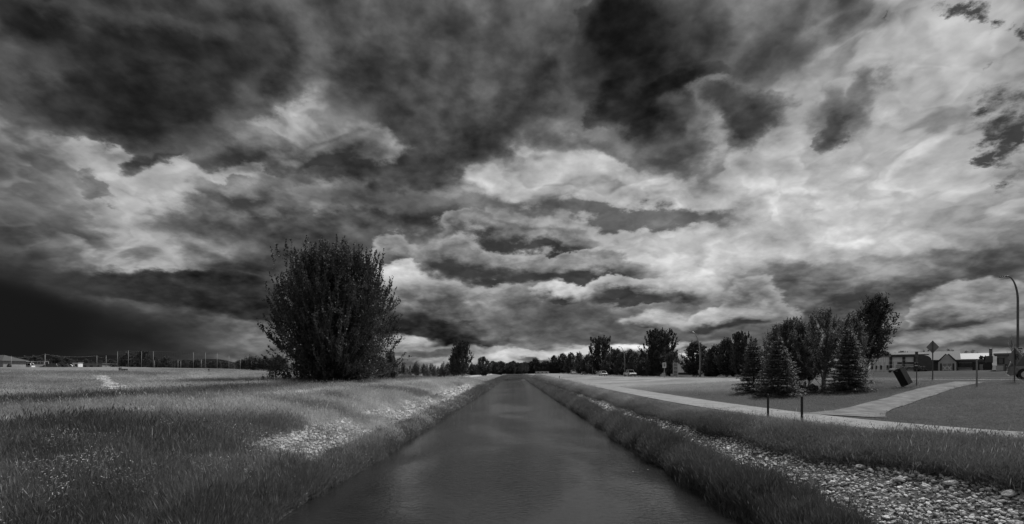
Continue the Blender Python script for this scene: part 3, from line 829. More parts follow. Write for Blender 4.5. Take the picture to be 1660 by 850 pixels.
# =================================================================== grass, reeds, stones
def tuft(seed, blades, spread, h, w, lean=0.35, seg=3, heads=0):
    r = random.Random(seed); V = []; Fc = []
    for b in range(blades):
        a = r.uniform(0, 6.283); q = spread * math.sqrt(r.random()); bx, by = q * math.cos(a), q * math.sin(a)
        th = r.uniform(0, 6.283); L = h * (0.3 + 0.95 * r.random() ** 1.4); ln = lean * r.uniform(0.1, 1.9)
        d = np.array([math.cos(th), math.sin(th), 0]); s = np.array([-math.sin(th + 0.6), math.cos(th + 0.6), 0]) * w * r.uniform(0.7, 1.3) / 2
        base = len(V)
        for i in range(seg + 1):
            t = i / seg
            c = np.array([bx, by, -0.06]) + np.array([0, 0, L * (t - 0.22 * ln * t * t)]) + d * L * ln * t ** 2
            wd = (1 - t) ** 0.6 if i < seg else 0.0
            if i < seg: V += [c - s * wd, c + s * wd]
            else: V += [c]
        for i in range(seg - 1): Fc.append((base + 2 * i, base + 2 * i + 1, base + 2 * i + 3, base + 2 * i + 2))
        Fc.append((base + 2 * (seg - 1), base + 2 * seg - 1, base + 2 * seg))
        if heads and r.random() < heads:
            c = V[-1]; b2 = len(V); u = s / (np.linalg.norm(s) + 1e-9) * w * 1.5
            V += [c + (0, 0, 0.05), c + u - (0, 0, .02), c - (0, 0, 0.09), c - u - (0, 0, .02)]; Fc.append((b2, b2 + 1, b2 + 2, b2 + 3))
    return V, Fc

tall = [tuft(i, 60, 0.24, 0.42, 0.0065, 0.5, 3, 0.14) for i in range(6)]
shortp = [tuft(20 + i, 44, 0.22, 0.08, 0.008, 0.6, 2) for i in range(3)]
reeds = [tuft(40 + i, 54, 0.20, 0.54, 0.0075, 0.25, 3, 0.12) for i in range(5)]
flower = [tuft(60 + i, 9, 0.18, 0.40, 0.0045, 0.35, 3, 0.5) for i in range(3)]
# leafy weeds with broad pale leaves
def weed(seed):
    r = random.Random(seed); V = []; Fc = []
    for b in range(26):
        th = r.uniform(0, 6.283); z0 = r.uniform(0.02, 0.35); L = r.uniform(0.03, 0.07)
        c = np.array([r.gauss(0, .10), r.gauss(0, .10), z0]); d = np.array([math.cos(th), math.sin(th), r.uniform(-.2, .5)]) * L; s = np.array([-math.sin(th), math.cos(th), 0]) * L * 0.22
        k = len(V); V += [c, c + d * .5 + s, c + d, c + d * .5 - s]; Fc.append((k, k + 1, k + 2, k + 3))
    return V, Fc
weeds = [weed(i) for i in range(3)]

def polar(n, r0, r1, a0, a1, power=1.0):
    r = r0 + (r1 - r0) * rng.random(n) ** power
    a = a0 + (a1 - a0) * rng.random(n)
    return r * np.sin(a), r * np.cos(a), r

def scat(name, protos, x, y, r, height, tone, m, label, wide=None, tilt=0.30, sink=0.0):
    n = len(x); z = hz(x, y) - sink
    rot = np.stack([rng.normal(0, tilt, n), rng.normal(0, tilt, n), rng.uniform(0, 6.283, n)], 1)
    far = np.clip(r / 14, 1, None) ** 0.5 if wide is None else wide
    s = np.stack([far, far, height * rng.uniform(0.75, 1.25, n)], 1)
    return scatter(name, protos, np.stack([x, y, z], 1), rot, s, tone, rng.integers(0, len(protos), n), m, label)

AL, AR = -math.radians(54), math.radians(54)
# --- left bank and field: tall meadow grass
x, y, r = polar(130000, 6.0, 135, AL, math.radians(-0.5), 1.15)
n1 = fnoise(x * 0.20, y * 0.20, 31, 4); n3 = fnoise(x * 0.55, y * 0.35, 91, 3)
track = sm((-x - 13.6) / 1.0) * sm((20.9 + x) / 0.9)
track = track * (0.55 + 0.45 * sm((fnoise(x * .4, y * .4, 66, 3) - 0.3) / 0.2))
stonezone = sm((-x - 6.15) / 0.3) * sm((9.3 + x) / 0.5) * sm((y - 15.0) / 2.5) * sm((105 - y) / 20)
patchy = sm((fnoise(x * 0.5, y * 0.28, 12, 3) - 0.24) / 0.16)
keep = (x < -5.75) & (rng.random(len(x)) > track * 0.97) & (rng.random(len(x)) > 0.90 * stonezone * patchy)
keep &= ~((r > 60) & (rng.random(len(x)) > 0.8)) & (np.hypot(x + 25, y - 72) > 3.0)
x, y, r, n1, n3 = [q[keep] for q in (x, y, r, n1, n3)]
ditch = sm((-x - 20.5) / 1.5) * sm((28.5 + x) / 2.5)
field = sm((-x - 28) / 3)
tn = np.where(x > -14.5, 0.52 + 0.90 * sm((y - 11) / 22), 1.05) * (0.45 + 1.1 * n1) * (0.45 + 1.1 * n3)  # nearest bank grass toned darker, a vignette put into its colour
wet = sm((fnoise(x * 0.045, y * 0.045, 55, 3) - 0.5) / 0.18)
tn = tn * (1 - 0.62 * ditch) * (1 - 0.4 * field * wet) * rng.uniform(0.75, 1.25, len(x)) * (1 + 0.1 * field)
# taller dark clumps
clump = sm((fnoise(x * 0.33, y * 0.33, 71, 3) - 0.56) / 0.12) * (x > -14)
blot = sm((fnoise(x * 0.16, y * 0.24, 611, 4) - 0.5) / 0.10)
tn = tn * (1 - 0.30 * clump) * (1 - 0.25 * blot)
hgt = 0.75 + 0.45 * n3 + 0.3 * clump + 0.35 * ditch - 0.35 * field - 0.45 * stonezone[keep]
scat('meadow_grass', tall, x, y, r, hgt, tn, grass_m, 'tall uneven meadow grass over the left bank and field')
# --- clipped grass of the track
x, y, r = polar(42000, 12, 90, AL, -0.1, 1.1)
k = (x < -13.2) & (x > -21.4); x, y, r = x[k], y[k], r[k]
scat('track_grass', shortp, x, y, r, np.full(len(x), 1.1), (1.5 + 1.3 * fnoise(x * .5, y * .5, 13, 3)), grass_m, 'flattened dry grass along the mown track on the left bank')
# --- weeds with pale leaves among the near grass
x, y, r = polar(9000, 6.5, 40, AL, -0.1, 1.0)
pw = sm((fnoise(x * 0.45, y * 0.45, 88, 3) - 0.5) / 0.12)
k = (x < -5.6) & (x > -14) & (rng.random(len(x)) < pw * 0.45 + 0.04); x, y, r = x[k], y[k], r[k]
scat('broadleaf_weeds', weeds, x, y, r, np.full(len(x), 1.1), rng.uniform(0.9, 2.0, len(x)), grass_m, 'pale leafed weeds dotted through the grass at the lower left', wide=rng.uniform(0.7, 1.2, len(x)), tilt=0.3)
x, y, r = polar(9000, 6.5, 60, AL, AR, 1.0)
dpp, spp, _ = poly_dist(x, y, PATH)
k = ((x < -6.2) & (x > -13.5) | (x < -21) & (x > -60) | (x > 7.8) & (spp < 0) & (dpp > 2.0)) & (rng.random(len(x)) < sm((fnoise(x * 0.3, y * 0.3, 501, 3) - 0.40) / 0.15))
x, y, r = x[k], y[k], r[k]
scat('seed_stalks', flower, x, y, r, rng.uniform(0.9, 1.7, len(x)), rng.uniform(0.5, 1.5, len(x)), grass_m, 'thin dry seed stalks standing above the uncut grass', wide=rng.uniform(0.7, 1.1, len(x)), tilt=0.3)
# --- right belt between stones and footpath
def along(n, x0, x1, y0, y1, p=1.6):
    y = y0 + (y1 - y0) * rng.random(n) ** p; x = rng.uniform(x0, x1, n); return x, y, np.hypot(x, y)
def stone_top(y):       # where the stones give way to grass, uphill
    return np.interp(y, [6, 10, 14, 25, 330], [8.55, 8.3, 7.75, 7.55, 7.4]) + 0.35 * (fnoise(y * 0.35, y * 0, 15, 3) - 0.5)
def stone_low(y):
    return np.interp(y, [6, 10, 14, 25, 330], [6.2, 6.25, 6.4, 6.45, 6.5]) + 0.5 * (fnoise(y * 0.4, y * 0, 25, 3) - 0.5)
x, y, r = along(52000, 7.2, 10.2, 5.5, 200, 1.9)
dpp, spp, _ = poly_dist(x, y, PATH)
k = (x > stone_top(y) - 0.05) & (spp < 0) & (dpp > PATH_W + 0.15 + 0.6 * rng.random(len(x)))
x, y, r, dpp = x[k], y[k], r[k], dpp[k]
n1 = fnoise(x * 0.4, y * 0.3, 3, 3); n5 = fnoise(x * 1.1, y * 0.7, 203, 3)
edge = sm((dpp - PATH_W - 0.30) / 1.5) * (0.8 + 0.3 * sm((y - 14) / 10))
scat('bank_grass', tall, x, y, r, (0.12 + 0.72 * edge) * (0.35 + 1.2 * n5), (0.20 + 0.42 * n1) * (0.45 + 1.0 * n5) * (1.7 - 0.85 * edge) * (1 + 0.5 * sm((y - 25) / 40)) * rng.uniform(0.8, 1.2, len(x)), grass_m,
     'dark uncut grass belt between the pale stones and the footpath')
# --- lower right corner beyond the path bend, this side of it
x, y, r = along(9000, 9.5, 22, 4.5, 14, 1.0)
dpp, spp, _ = poly_dist(x, y, PATH)
k = (spp < 0) & (dpp > PATH_W + 0.3); x, y, r = x[k], y[k], r[k]
scat('corner_grass', tall, x, y, r, np.full(len(x), 0.75), (0.45 + 0.3 * fnoise(x, y, 8, 3)), grass_m, 'dark rough grass below the bend of the footpath at the lower right')
# --- reeds along both water lines
x, y, r = along(44000, 5.1, 6.7, 5.5, 330, 2.1)
edge_r = 5.22 + 0.45 * fnoise(y * 0.55, y * 0, 301, 4)
k = (x > edge_r) & (x < stone_low(y) - 0.25 + 0.4 * rng.random(len(x))) | (rng.random(len(x)) < 0.03); x, y, r = x[k], y[k], r[k]
scat('right_reeds', reeds, x, y, r, 0.35 + 1.5 * fnoise(y * 0.9, x * 0.9, 5, 3) - 0.35 * sm((x - 5.8) / .8) - 0.15 * sm((y - 22) / 10), (0.5 + 0.6 * fnoise(x * .5, y * .3, 4, 3)) * rng.uniform(0.7, 1.3, len(x)) * (1 + 0.4 * sm((y - 20) / 30)), reed_m,
     'dark upright reeds along the right water edge')
x, y, r = along(44000, -6.7, -5.2, 6, 330, 2.1)
k = (-x > 5.35 + 0.5 * fnoise(y * 0.55, y * 0, 401, 4)) & (rng.random(len(x)) < np.where(x > -6.1, 1.0, np.where((y > 15.5) & (y < 110), 0.12, 0.7))); x, y, r = x[k], y[k], r[k]
scat('left_reeds', reeds, x, y, r, (0.3 + 1.6 * fnoise(y * 0.9, x * 0.9, 6, 3)) * (1 - 0.42 * sm((y - 14) / 3) * sm((75 - y) / 20)), (0.7 + 0.7 * fnoise(x * .5, y * .3, 14, 3)) * rng.uniform(0.7, 1.3, len(x)), reed_m,
     'dark upright reeds along the left water edge')
# --- short turf on the lawn and round the bollards
x, y, r = polar(60000, 12, 60, 0.1, AR, 1.0)
dpp, spp, _ = poly_dist(x, y, PATH); drr, srr, _ = poly_dist(x, y, ROAD); dcc, _, _ = poly_dist(x, y, CONN)
k = (spp > 0) & (dpp > PATH_W + 0.05) & (srr < 0) & (drr > ROAD_W + 0.1) & (dcc > 1.05); x, y, r = x[k], y[k], r[k]
scat('lawn_grass', shortp, x, y, r, np.full(len(x), 0.55), (0.38 + 0.3 * fnoise(x * .3, y * .3, 18, 3)) * (1 + 1.3 * sm((y - 32) / 26)) * (1 - 0.5 * sm(1.25 - np.hypot((x - 20.3) / 6.0, (y - 34.5) / 3.6))), grass_m, 'mown lawn sloping from the footpath up to the road')  # turf tone dimmed over the same ellipse for bed and tree shade

# --- stones
def rock(seed, sub=1, flat=0.62):
    bm = bmesh.new(); bmesh.ops.create_icosphere(bm, subdivisions=sub, radius=0.5)
    r = random.Random(seed)
    for v in bm.verts:
        v.co *= 1 + r.uniform(-0.24, 0.2)
        v.co.z *= flat
    V = [tuple(v.co) for v in bm.verts]; Fc = [tuple(v.index for v in f.verts) for f in bm.faces]; bm.free()
    return V, Fc
rocks = [rock(i, 1) for i in range(6)]
def stones(name, x, y, size, label, k=1.0):
    n = len(x); z = hz(x, y) + size * 0.12
    rot = np.stack([rng.normal(0, .4, n), rng.normal(0, .4, n), rng.uniform(0, 6.28, n)], 1)
    scl = size[:, None] * np.stack([rng.uniform(0.7, 1.35, n), rng.uniform(0.7, 1.2, n), rng.uniform(0.7, 1.15, n)], 1)
    return scatter(name, rocks, np.stack([x, y, z], 1), rot, scl, k * rng.uniform(0.35, 1.5, n), rng.integers(0, len(rocks), n), stone_m, label)
x, y, r = along(60000, 5.9, 8.9, 5.5, 260, 2.3)
sz = rng.gamma(6, 0.0093, len(x)) * np.clip(r / 22, 1, 2.6)
k = (x > stone_low(y) - 0.2 * rng.random(len(x))) & (x < stone_top(y) + 0.25 * rng.random(len(x)))
x, y, sz = x[k], y[k], sz[k]
# the 300 that show largest are objects of their own
score = sz / y
order = np.argsort(-score)
near_ok = [i for i in order if 7.2 < y[i] < 22][:300]
mask = np.ones(len(x), bool); mask[near_ok] = False
stones('right_riprap', x[mask], y[mask], sz[mask], 'band of pale broken stones along the right bank', 1.35)
rock_meshes = []
for i in range(8):
    v_, f_ = rock(100 + i, 2, 0.66)
    b = MB(); b.add(v_, f_, 0.55 + 0.15 * i)
    rock_meshes.append(b.mesh('stone', stone_one, False))
for j, i in enumerate(near_ok):
    o = obj('stone', rock_meshes[j % 8])
    q = sz[i] * rnd.uniform(0.7, 0.95)
    o.location = (x[i], y[i], H(x[i], y[i]) + q * 0.16); o.scale = (q * rnd.uniform(.9, 1.4), q * rnd.uniform(.8, 1.2), q * rnd.uniform(.7, 1.1))
    o.rotation_euler = (rnd.gauss(0, .3), rnd.gauss(0, .3), rnd.uniform(0, 6.28))
    tag(o, 'pale grey stone lying in the band of stones on the right bank', 'stone', 'stones on the right bank nearest the viewer')
x, y, r = along(48000, -9.4, -5.95, 14.5, 120, 1.6)
pk = sm((fnoise(x * 0.5, y * 0.28, 12, 3) - 0.22) / 0.14)
k = rng.random(len(x)) < pk * sm((y - 14.8) / 3) * sm((-x - 5.95) / 0.3) * sm((9.6 + x) / 0.8); x, y, r = x[k], y[k], r[k]
stones('left_riprap', x, y, rng.gamma(7, 0.0135, len(x)) * np.clip(r / 22, 1, 2.6), 'patch of pale broken stones showing through grass on the left bank')
# a few large boulders each told apart by place
for px, py, s_, lab in [(1190 + 205, 761.5, .24, 'largest flat pale boulder at the upper edge of the stone band'), (1542, 788, .22, 'pale boulder lit on top, just below the dark grass, lower right'),
                        (1637, 806, .24, 'upright pale boulder nearest the right edge of the picture'), (1500, 792, .19, 'rounded pale boulder left of the two near the dark grass'),
                        (1457, 783, .22, 'small whitish boulder at the foot of the dark grass belt')]:
    X_, Y_, Z_ = hit(px, py)
    o = obj('boulder', rock_meshes[int(px) % 8]); o.location = (X_, Y_, Z_ + s_ * 0.2); s_ *= 0.75; o.scale = (s_ * 1.4, s_, s_ * 0.9); o.rotation_euler = (0.1, 0.15, px)
    tag(o, lab, 'boulder')
# pale broken slabs of the spillway across the field on the left
A_ = np.array(hit(158, 613)[:2]); B_ = np.array(hit(186, 637)[:2])
spill = thing('stone_spillway', 'pale strip of broken slabs running down the grassy field at far left', 'spillway', (A_[0], A_[1], H(*A_)))
D_ = B_ - A_; Ln = np.linalg.norm(D_); D_ /= Ln; Nr = np.array([-D_[1], D_[0]])
slab_meshes = []
for i in range(5):
    r_ = random.Random(300 + i); k_ = 6; b = MB()
    ring = [(math.cos(a) * r_.uniform(.35, .62), math.sin(a) * r_.uniform(.35, .62)) for a in [j * 6.283 / k_ for j in range(k_)]]
    b.prism(ring, 'z', -0.12, 0.12); slab_meshes.append(b.mesh('slab', slab_m))
wsp = (hit(170, 613)[0] - hit(153, 613)[0])
for i in range(150):
    u = rnd.random() ** 1.3; w_ = rnd.uniform(-.5, .5) * (abs(wsp) * (1.0 - 0.25 * u)) * (1.0 if rnd.random() < .85 else 1.5)
    p_ = A_ + D_ * u * Ln + np.array([1.0, 0]) * w_
    o = obj('slab', slab_meshes[i % 5], spill); o.location = (p_[0] - A_[0], p_[1] - A_[1], H(*p_) - H(*A_) + 0.22 + rnd.uniform(-.04, .05)); s_ = rnd.uniform(0.6, 1.5)
    o.scale = (s_, s_, 1); o.rotation_euler = (rnd.gauss(0, .1), rnd.gauss(0, .1), rnd.uniform(0, 6))
# =================================================================== trees
def leaf_quads(C, D, size, g, droop=0.0):
    """C (n,3) leaf centres, D (n,3) preferred directions -> (n,4,3) rhombic leaves"""
    n = len(C)
    d = D + g.normal(0, 0.55, (n, 3)); d[:, 2] -= droop; d /= np.linalg.norm(d, axis=1)[:, None]
    u = g.normal(0, 1, (n, 3)); s = np.cross(d, u); s /= (np.linalg.norm(s, axis=1)[:, None] + 1e-9)
    L = (size * g.uniform(0.6, 1.3, n))[:, None]
    a = C; c = C + d * L; mdl = C + d * L * 0.45
    return np.stack([a, mdl + s * L * 0.36, c, mdl - s * L * 0.36], 1)

def broadleaf(seed, Hh, width, prof, stems, nbr, twigs, leaves, leaf, rise=0.6, twig_len=0.09, up=0.55, tr=0.02, bare=0.0, lean=(0, 0), fork=0.12, gaps=0.0, trunk_top=0.8, spikes=0, sl=0.1):
    """prof: list of (height fraction, radius fraction). Returns trunk mesh data (MB) and crown quads + tones.
    Branches are grown from the stems out to end points spread through the crown's volume."""
    g = np.random.default_rng(seed); r = random.Random(seed)
    hs = [p[0] for p in prof]; ws = [p[1] for p in prof]
    trunk = MB(); LQ = []; TN = []
    lx, ly = lean
    tops = []
    for s in range(stems):
        a = 6.283 * (s + r.uniform(-.25, .25)) / max(stems, 1); k = 0.0 if stems == 1 else r.uniform(0.25, 0.62)
        ex = math.cos(a) * k * width; ey = math.sin(a) * k * width; th = Hh * (trunk_top if stems == 1 else r.uniform(0.62, 0.9))
        b0 = np.array([math.cos(a), math.sin(a), 0]) * (0.0 if stems == 1 else width * 0.07)
        pts = []
        ph = r.uniform(0, 6)
        for i in range(9):
            t = i / 8
            tt = max(0, (t - fork) / (1 - fork))
            pts.append([b0[0] + ex * tt ** 1.3 + lx * t ** 1.2 * Hh + 0.012 * Hh * math.sin(3 * t + ph) * (t > 0), b0[1] + ey * tt ** 1.3 + ly * t * Hh, -0.15 + th * t])
        rad = [Hh * tr * (1.25 if i == 0 else 1.0) * (1 - 0.85 * i / 8) / (1 if stems == 1 else 1.5) for i in range(9)]
        trunk.tube(pts, rad, 7); tops.append(np.array(pts))
    for b in range(nbr):
        hf = r.uniform(prof[0][0], 1.0)
        # more ends on the shell than inside
        rr = float(np.interp(hf, hs, ws)) * width
        a = r.uniform(0, 6.283)
        lump = 1 + 0.20 * math.sin(3 * a + seed) * math.sin(7 * hf + seed) + 0.14 * math.sin(7 * a + 11 * hf) + r.uniform(-0.2, 0.10)
        q = rr * lump * (r.random() ** 0.45)
        end = np.array([math.cos(a) * q + lx * hf * Hh, math.sin(a) * q + ly * hf * Hh, hf * Hh * (1 + 0.0 * lump)])
        if gaps and math.sin(a * 2 + hf * 9 + seed) * math.sin(hf * 17 + a * 3) > 1 - gaps: continue
        # nearest stem, attached lower down
        best = min(tops, key=lambda P_: np.min(np.linalg.norm((P_ - end)[:, :2], axis=1)))
        z_att = max(Hh * 0.06, end[2] - (rise * np.linalg.norm(end[:2] - best[4][:2]) + 0.10 * Hh))
        zz = best[:, 2]; z_att = min(z_att, zz[-1] * 0.98)
        st = np.array([np.interp(z_att, zz, best[:, 0]), np.interp(z_att, zz, best[:, 1]), z_att])
        mid = (st + end) / 2; mid[2] -= 0.10 * np.linalg.norm(end - st) * up; 
        ts = np.linspace(0, 1, 6)[:, None]
        path = (1 - ts) ** 2 * st + 2 * ts * (1 - ts) * mid + ts ** 2 * end
        Lb = np.linalg.norm(end - st)
        rb = max(Hh * tr * 0.22 * min(1, Lb / (0.3 * Hh)), 0.012)
        trunk.tube(path, [rb * (1 - 0.8 * i / 5) for i in range(6)], 4, cap=False)
        if r.random() < bare: continue
        tone = r.uniform(0.6, 1.45)
        # leafy shoots along the outer part of the branch
        m = twigs; t = 0.35 + 0.65 * g.random(m) ** 0.8
        base = (1 - t[:, None]) ** 2 * st + 2 * t[:, None] * (1 - t[:, None]) * mid + t[:, None] ** 2 * end
        out = end - st; out = out / (np.linalg.norm(out) + 1e-9)
        dirs = out * 0.6 + g.normal(0, 0.55, (m, 3)); dirs[:, 2] += up; dirs /= np.linalg.norm(dirs, axis=1)[:, None]
        dirs[-1] = out * 0.6 + np.array([0, 0, up]); base[-1] = end; dirs[-1] /= np.linalg.norm(dirs[-1])
        tl = Hh * twig_len * g.uniform(0.5, 1.3, m)
        v = g.random((m, leaves))
        C = base[:, None] + dirs[:, None] * (tl[:, None] * v)[..., None] + g.normal(0, leaf * 0.30, (m, leaves, 3))
        D = np.repeat(dirs[:, None], leaves, 1)
        LQ.append(leaf_quads(C.reshape(-1, 3), D.reshape(-1, 3), leaf, g)); TN.append(np.full(m * leaves, tone) * g.uniform(0.75, 1.25, m * leaves))
    for b in range(spikes):           # leafy leaders standing proud of the crown
        hf = prof[0][0] + (1 - prof[0][0]) * r.random() ** 0.6; rr = float(np.interp(hf, hs, ws)) * width * r.uniform(0.80, 1.0); a = r.uniform(0, 6.283)
        if r.random() < 0.35: hf = r.uniform(.9, 1.0); rr *= r.random() ** .5
        st = np.array([math.cos(a) * rr, math.sin(a) * rr, hf * Hh * 0.97]); o = np.array([math.cos(a), math.sin(a), 0]) * (0.25 + 0.75 * (1 - hf)) * (rr / width)
        d0 = o + np.array([r.gauss(0, .12), r.gauss(0, .12), 0.25 + 0.9 * hf]); d0 /= np.linalg.norm(d0); Ls = Hh * sl * r.uniform(.6, 1.3)
        ts = np.linspace(0, 1, 4)[:, None]; path = st + d0 * Ls * ts + np.array([0, 0, .25 * Ls]) * ts ** 2
        trunk.tube(path, [Hh * .0016, Hh * .0013, Hh * .001, Hh * .0006], 3, cap=False)
        n = 60; v = g.random(n) * 1.0; C = st + d0 * Ls * v[:, None] + np.array([0, 0, .25 * Ls]) * (v ** 2)[:, None] + g.normal(0, 1, (n, 3)) * (Hh * .009 * (1.15 - v))[:, None]
        LQ.append(leaf_quads(C, np.repeat(d0[None], n, 0), leaf, g)); TN.append(np.full(n, r.uniform(.6, 1.3)))
    return trunk, np.concatenate(LQ), np.concatenate(TN)

def spruce(seed, Hh, R, whorls, per, needles, nl, droop=0.25, skirt=0.0, gap=0.0):
    g = np.random.default_rng(seed); r = random.Random(seed)
    trunk = MB(); trunk.tube([(0, 0, -0.1), (0, 0, Hh * 0.5), (0, 0, Hh * 0.99)], [Hh * 0.022, Hh * 0.012, 0.004 * Hh], 7)
    Q = []; TN = []
    for w in range(whorls):
        t = (w + r.uniform(-.2, .2)) / whorls
        z0 = Hh * (0.03 + 0.95 * t)
        L = R * (1 - t) ** 0.85 * (1 + 0.06 * math.sin(w * 2.1)) + 0.03 * R
        for b in range(per if t < .85 else max(4, per - 4)):
            a = 6.283 * (b + r.uniform(-.35, .35)) / per + w * 0.7; Lb = L * r.uniform(0.6, 1.2)
            if r.random() < gap: continue
            dr = droop * r.uniform(0.5, 1.3) * (1 - 1.5 * t)
            d = np.array([math.cos(a), math.sin(a), 0]); sd_ = np.array([-d[1], d[0], 0])
            n = max(5, int(needles * Lb / R))
            s = g.random(n) ** 0.7
            pos = np.array([0, 0, z0]) + d * (Lb * s)[:, None]; pos[:, 2] += -dr * Lb * s + 0.16 * Lb * s ** 2.2
            side = g.choice([-1, 1], n)[:, None] * (Lb * 0.34 * (1.08 - s))[:, None] * g.uniform(0.1, 1, (n, 1))
            c = pos + sd_ * side; c[:, 2] -= np.abs(side[:, 0]) * 0.25 + g.normal(0, 0.022, n) * R
            dd = d * 0.8 + sd_ * np.sign(side) * 0.7; dd[:, 2] -= 0.15
            dd = dd + g.normal(0, 0.22, (n, 3)); dd /= np.linalg.norm(dd, axis=1)[:, None]
            ln = (nl * g.uniform(0.6, 1.3, n))[:, None]
            wv = np.cross(dd, g.normal(0, 1, (n, 3)) * 0.5 + np.array([0, 0, 1.0])); wv /= np.linalg.norm(wv, axis=1)[:, None]
            Q.append(np.stack([c, c + dd * ln * .5 + wv * ln * .2, c + dd * ln, c + dd * ln * .5 - wv * ln * .2], 1))
            TN.append((0.75 + 0.75 * s) * g.uniform(0.7, 1.3, n) * r.uniform(.85, 1.15))
            if Lb > R * .25: trunk.tube([(0, 0, z0), tuple(np.array([0, 0, z0 - dr * Lb * .5 + .03 * Lb]) + d * Lb * .5), tuple(np.array([0, 0, z0 - dr * Lb + .12 * Lb]) + d * Lb * .95)], [R * .014, R * .009, R * .003], 3, cap=False)
    return trunk, np.concatenate(Q), np.concatenate(TN)

def tree_thing(name, data, leafm, barkm, label, cat='tree', loc=(0, 0, 0), rz=0.0, scale=1.0, group=None):
    trunk, q, tn = data
    t = thing(name, label, cat, loc, rz, group, scale)
    obj('trunk', trunk.mesh('trunk', barkm, True), t)
    obj('crown', quads_mesh('crown', q, leafm, tn), t)
    return t

def px_at(px, Y, sink=0.05):
    x, y, z = at(px, Y); return (x, y, z - sink)

# the big many-stemmed cottonwood on the left
P_BIG = [(0.02, .78), (.08, .92), (.16, .99), (.27, .98), (.42, 1.0), (.55, .97), (.68, .92), (.80, .80), (.90, .66), (.96, .52), (1.0, .40)]
big = broadleaf(5, 17.6, 8.5, P_BIG, 12, 900, 10, 17, 0.25, rise=0.75, twig_len=0.085, up=1.0, tr=0.017, fork=0.05, gaps=0.18, spikes=460, sl=0.12)
big_tree = tree_thing('cottonwood_tree', big, leaf_dark, bark, 'huge round many stemmed tree standing alone on the left bank', loc=px_at(543, 73))

# ---- right-hand island of spruces and small broadleaf trees
spA = spruce(1, 4.15, 1.35, 26, 11, 130, 0.12, 0.32)
spB = spruce(2, 4.2, 1.65, 22, 13, 170, 0.12, 0.28)
tree_thing('spruce_tree', spA, needle, bark, 'leftmost spruce of the island, slim with a bare pointed leader', loc=px_at(1222, 36))
tree_thing('spruce_tree', spB, needle, bark, 'front spruce of the island with broad tiered skirts, behind the left bollard', loc=px_at(1262, 31.5), rz=1.0, scale=0.92)
tree_thing('spruce_tree', spruce(3, 4.7, 1.6, 25, 13, 170, 0.12, 0.28), needle, bark, 'rightmost spruce of the island, wide and dense, nearest the leaning tree', loc=px_at(1376, 33), rz=2.2, scale=0.92)
P_R = [(0.22, .45), (.32, .85), (.5, 1.0), (.7, .92), (.85, .7), (.95, .42), (1.0, .2)]
tree_thing('broadleaf_tree', broadleaf(21, 5.1, 1.75, P_R, 2, 240, 12, 12, 0.09, rise=.9, twig_len=.08, tr=.014, gaps=.08), leaf_mid, bark,
           'wide grey leafed tree rising behind the front spruce of the island', loc=px_at(1288, 37.5))
tree_thing('broadleaf_tree', broadleaf(33, 5.5, 1.35, [(0.3, .4), (.42, .85), (.6, 1.0), (.78, .9), (.9, .7), (1.0, .35)], 3, 130, 10, 12, 0.095, rise=1.0, twig_len=.07, tr=.016, gaps=.35, fork=.22), leaf_mid, bark,
           'open airy tree with forked trunk in the middle of the island', loc=px_at(1334, 35))
tree_thing('broadleaf_tree', broadleaf(35, 5.2, 1.25, P_R, 2, 120, 11, 12, 0.09, rise=1.0, twig_len=.08, tr=.014, gaps=.25), leaf_mid, bark,
           'narrow grey tree rising just behind the rightmost spruce', loc=px_at(1380, 37.5))
tree_thing('broadleaf_tree', broadleaf(43, 4.6, 1.3, P_R, 3, 170, 10, 12, 0.09, rise=1.0, twig_len=.08, tr=.013, gaps=.1), leaf_mid, bark,
           'low grey tree filling the gap between the front spruce and the forked tree', loc=px_at(1308, 38.5))
tree_thing('broadleaf_tree', broadleaf(45, 4.9, 1.2, P_R, 2, 150, 10, 12, 0.09, rise=1.0, twig_len=.08, tr=.014, gaps=.1), leaf_mid, bark,
           'grey tree between the leftmost spruce and the front spruce, set back', loc=px_at(1262, 39))
tree_thing('leaning_tree', broadleaf(37, 6.9, 1.45, [(0.34, .5), (.45, 1.0), (.62, 1.15), (.8, .95), (.92, .7), (1.0, .45)], 2, 130, 13, 13, 0.12, rise=1.0, twig_len=.09, tr=.022, lean=(0.13, 0), fork=.3), leaf_dark, bark,
           'dark tree leaning to the right beside the white warehouse', loc=px_at(1402, 43))
# a low ring of plants under the island trees
bush_mesh = broadleaf(51, 0.6, 0.45, [(0.1, .8), (.5, 1.0), (1.0, .5)], 4, 26, 6, 7, 0.09, rise=.5, twig_len=.25, tr=.02)
bt = MB(); 
def shrub(px, Y, s, lab, data=bush_mesh, m=leaf_mid, name='shrub', group=None):
    return tree_thing(name, data, m, bark, lab, 'shrub', px_at(px, Y), rnd.uniform(0, 6), s, group)
shrub(1296, 35, 1.0, 'low leafy shrub between the front spruce and the forked tree')
shrub(1318, 34.5, 0.8, 'small low shrub just left of the forked tree trunk')

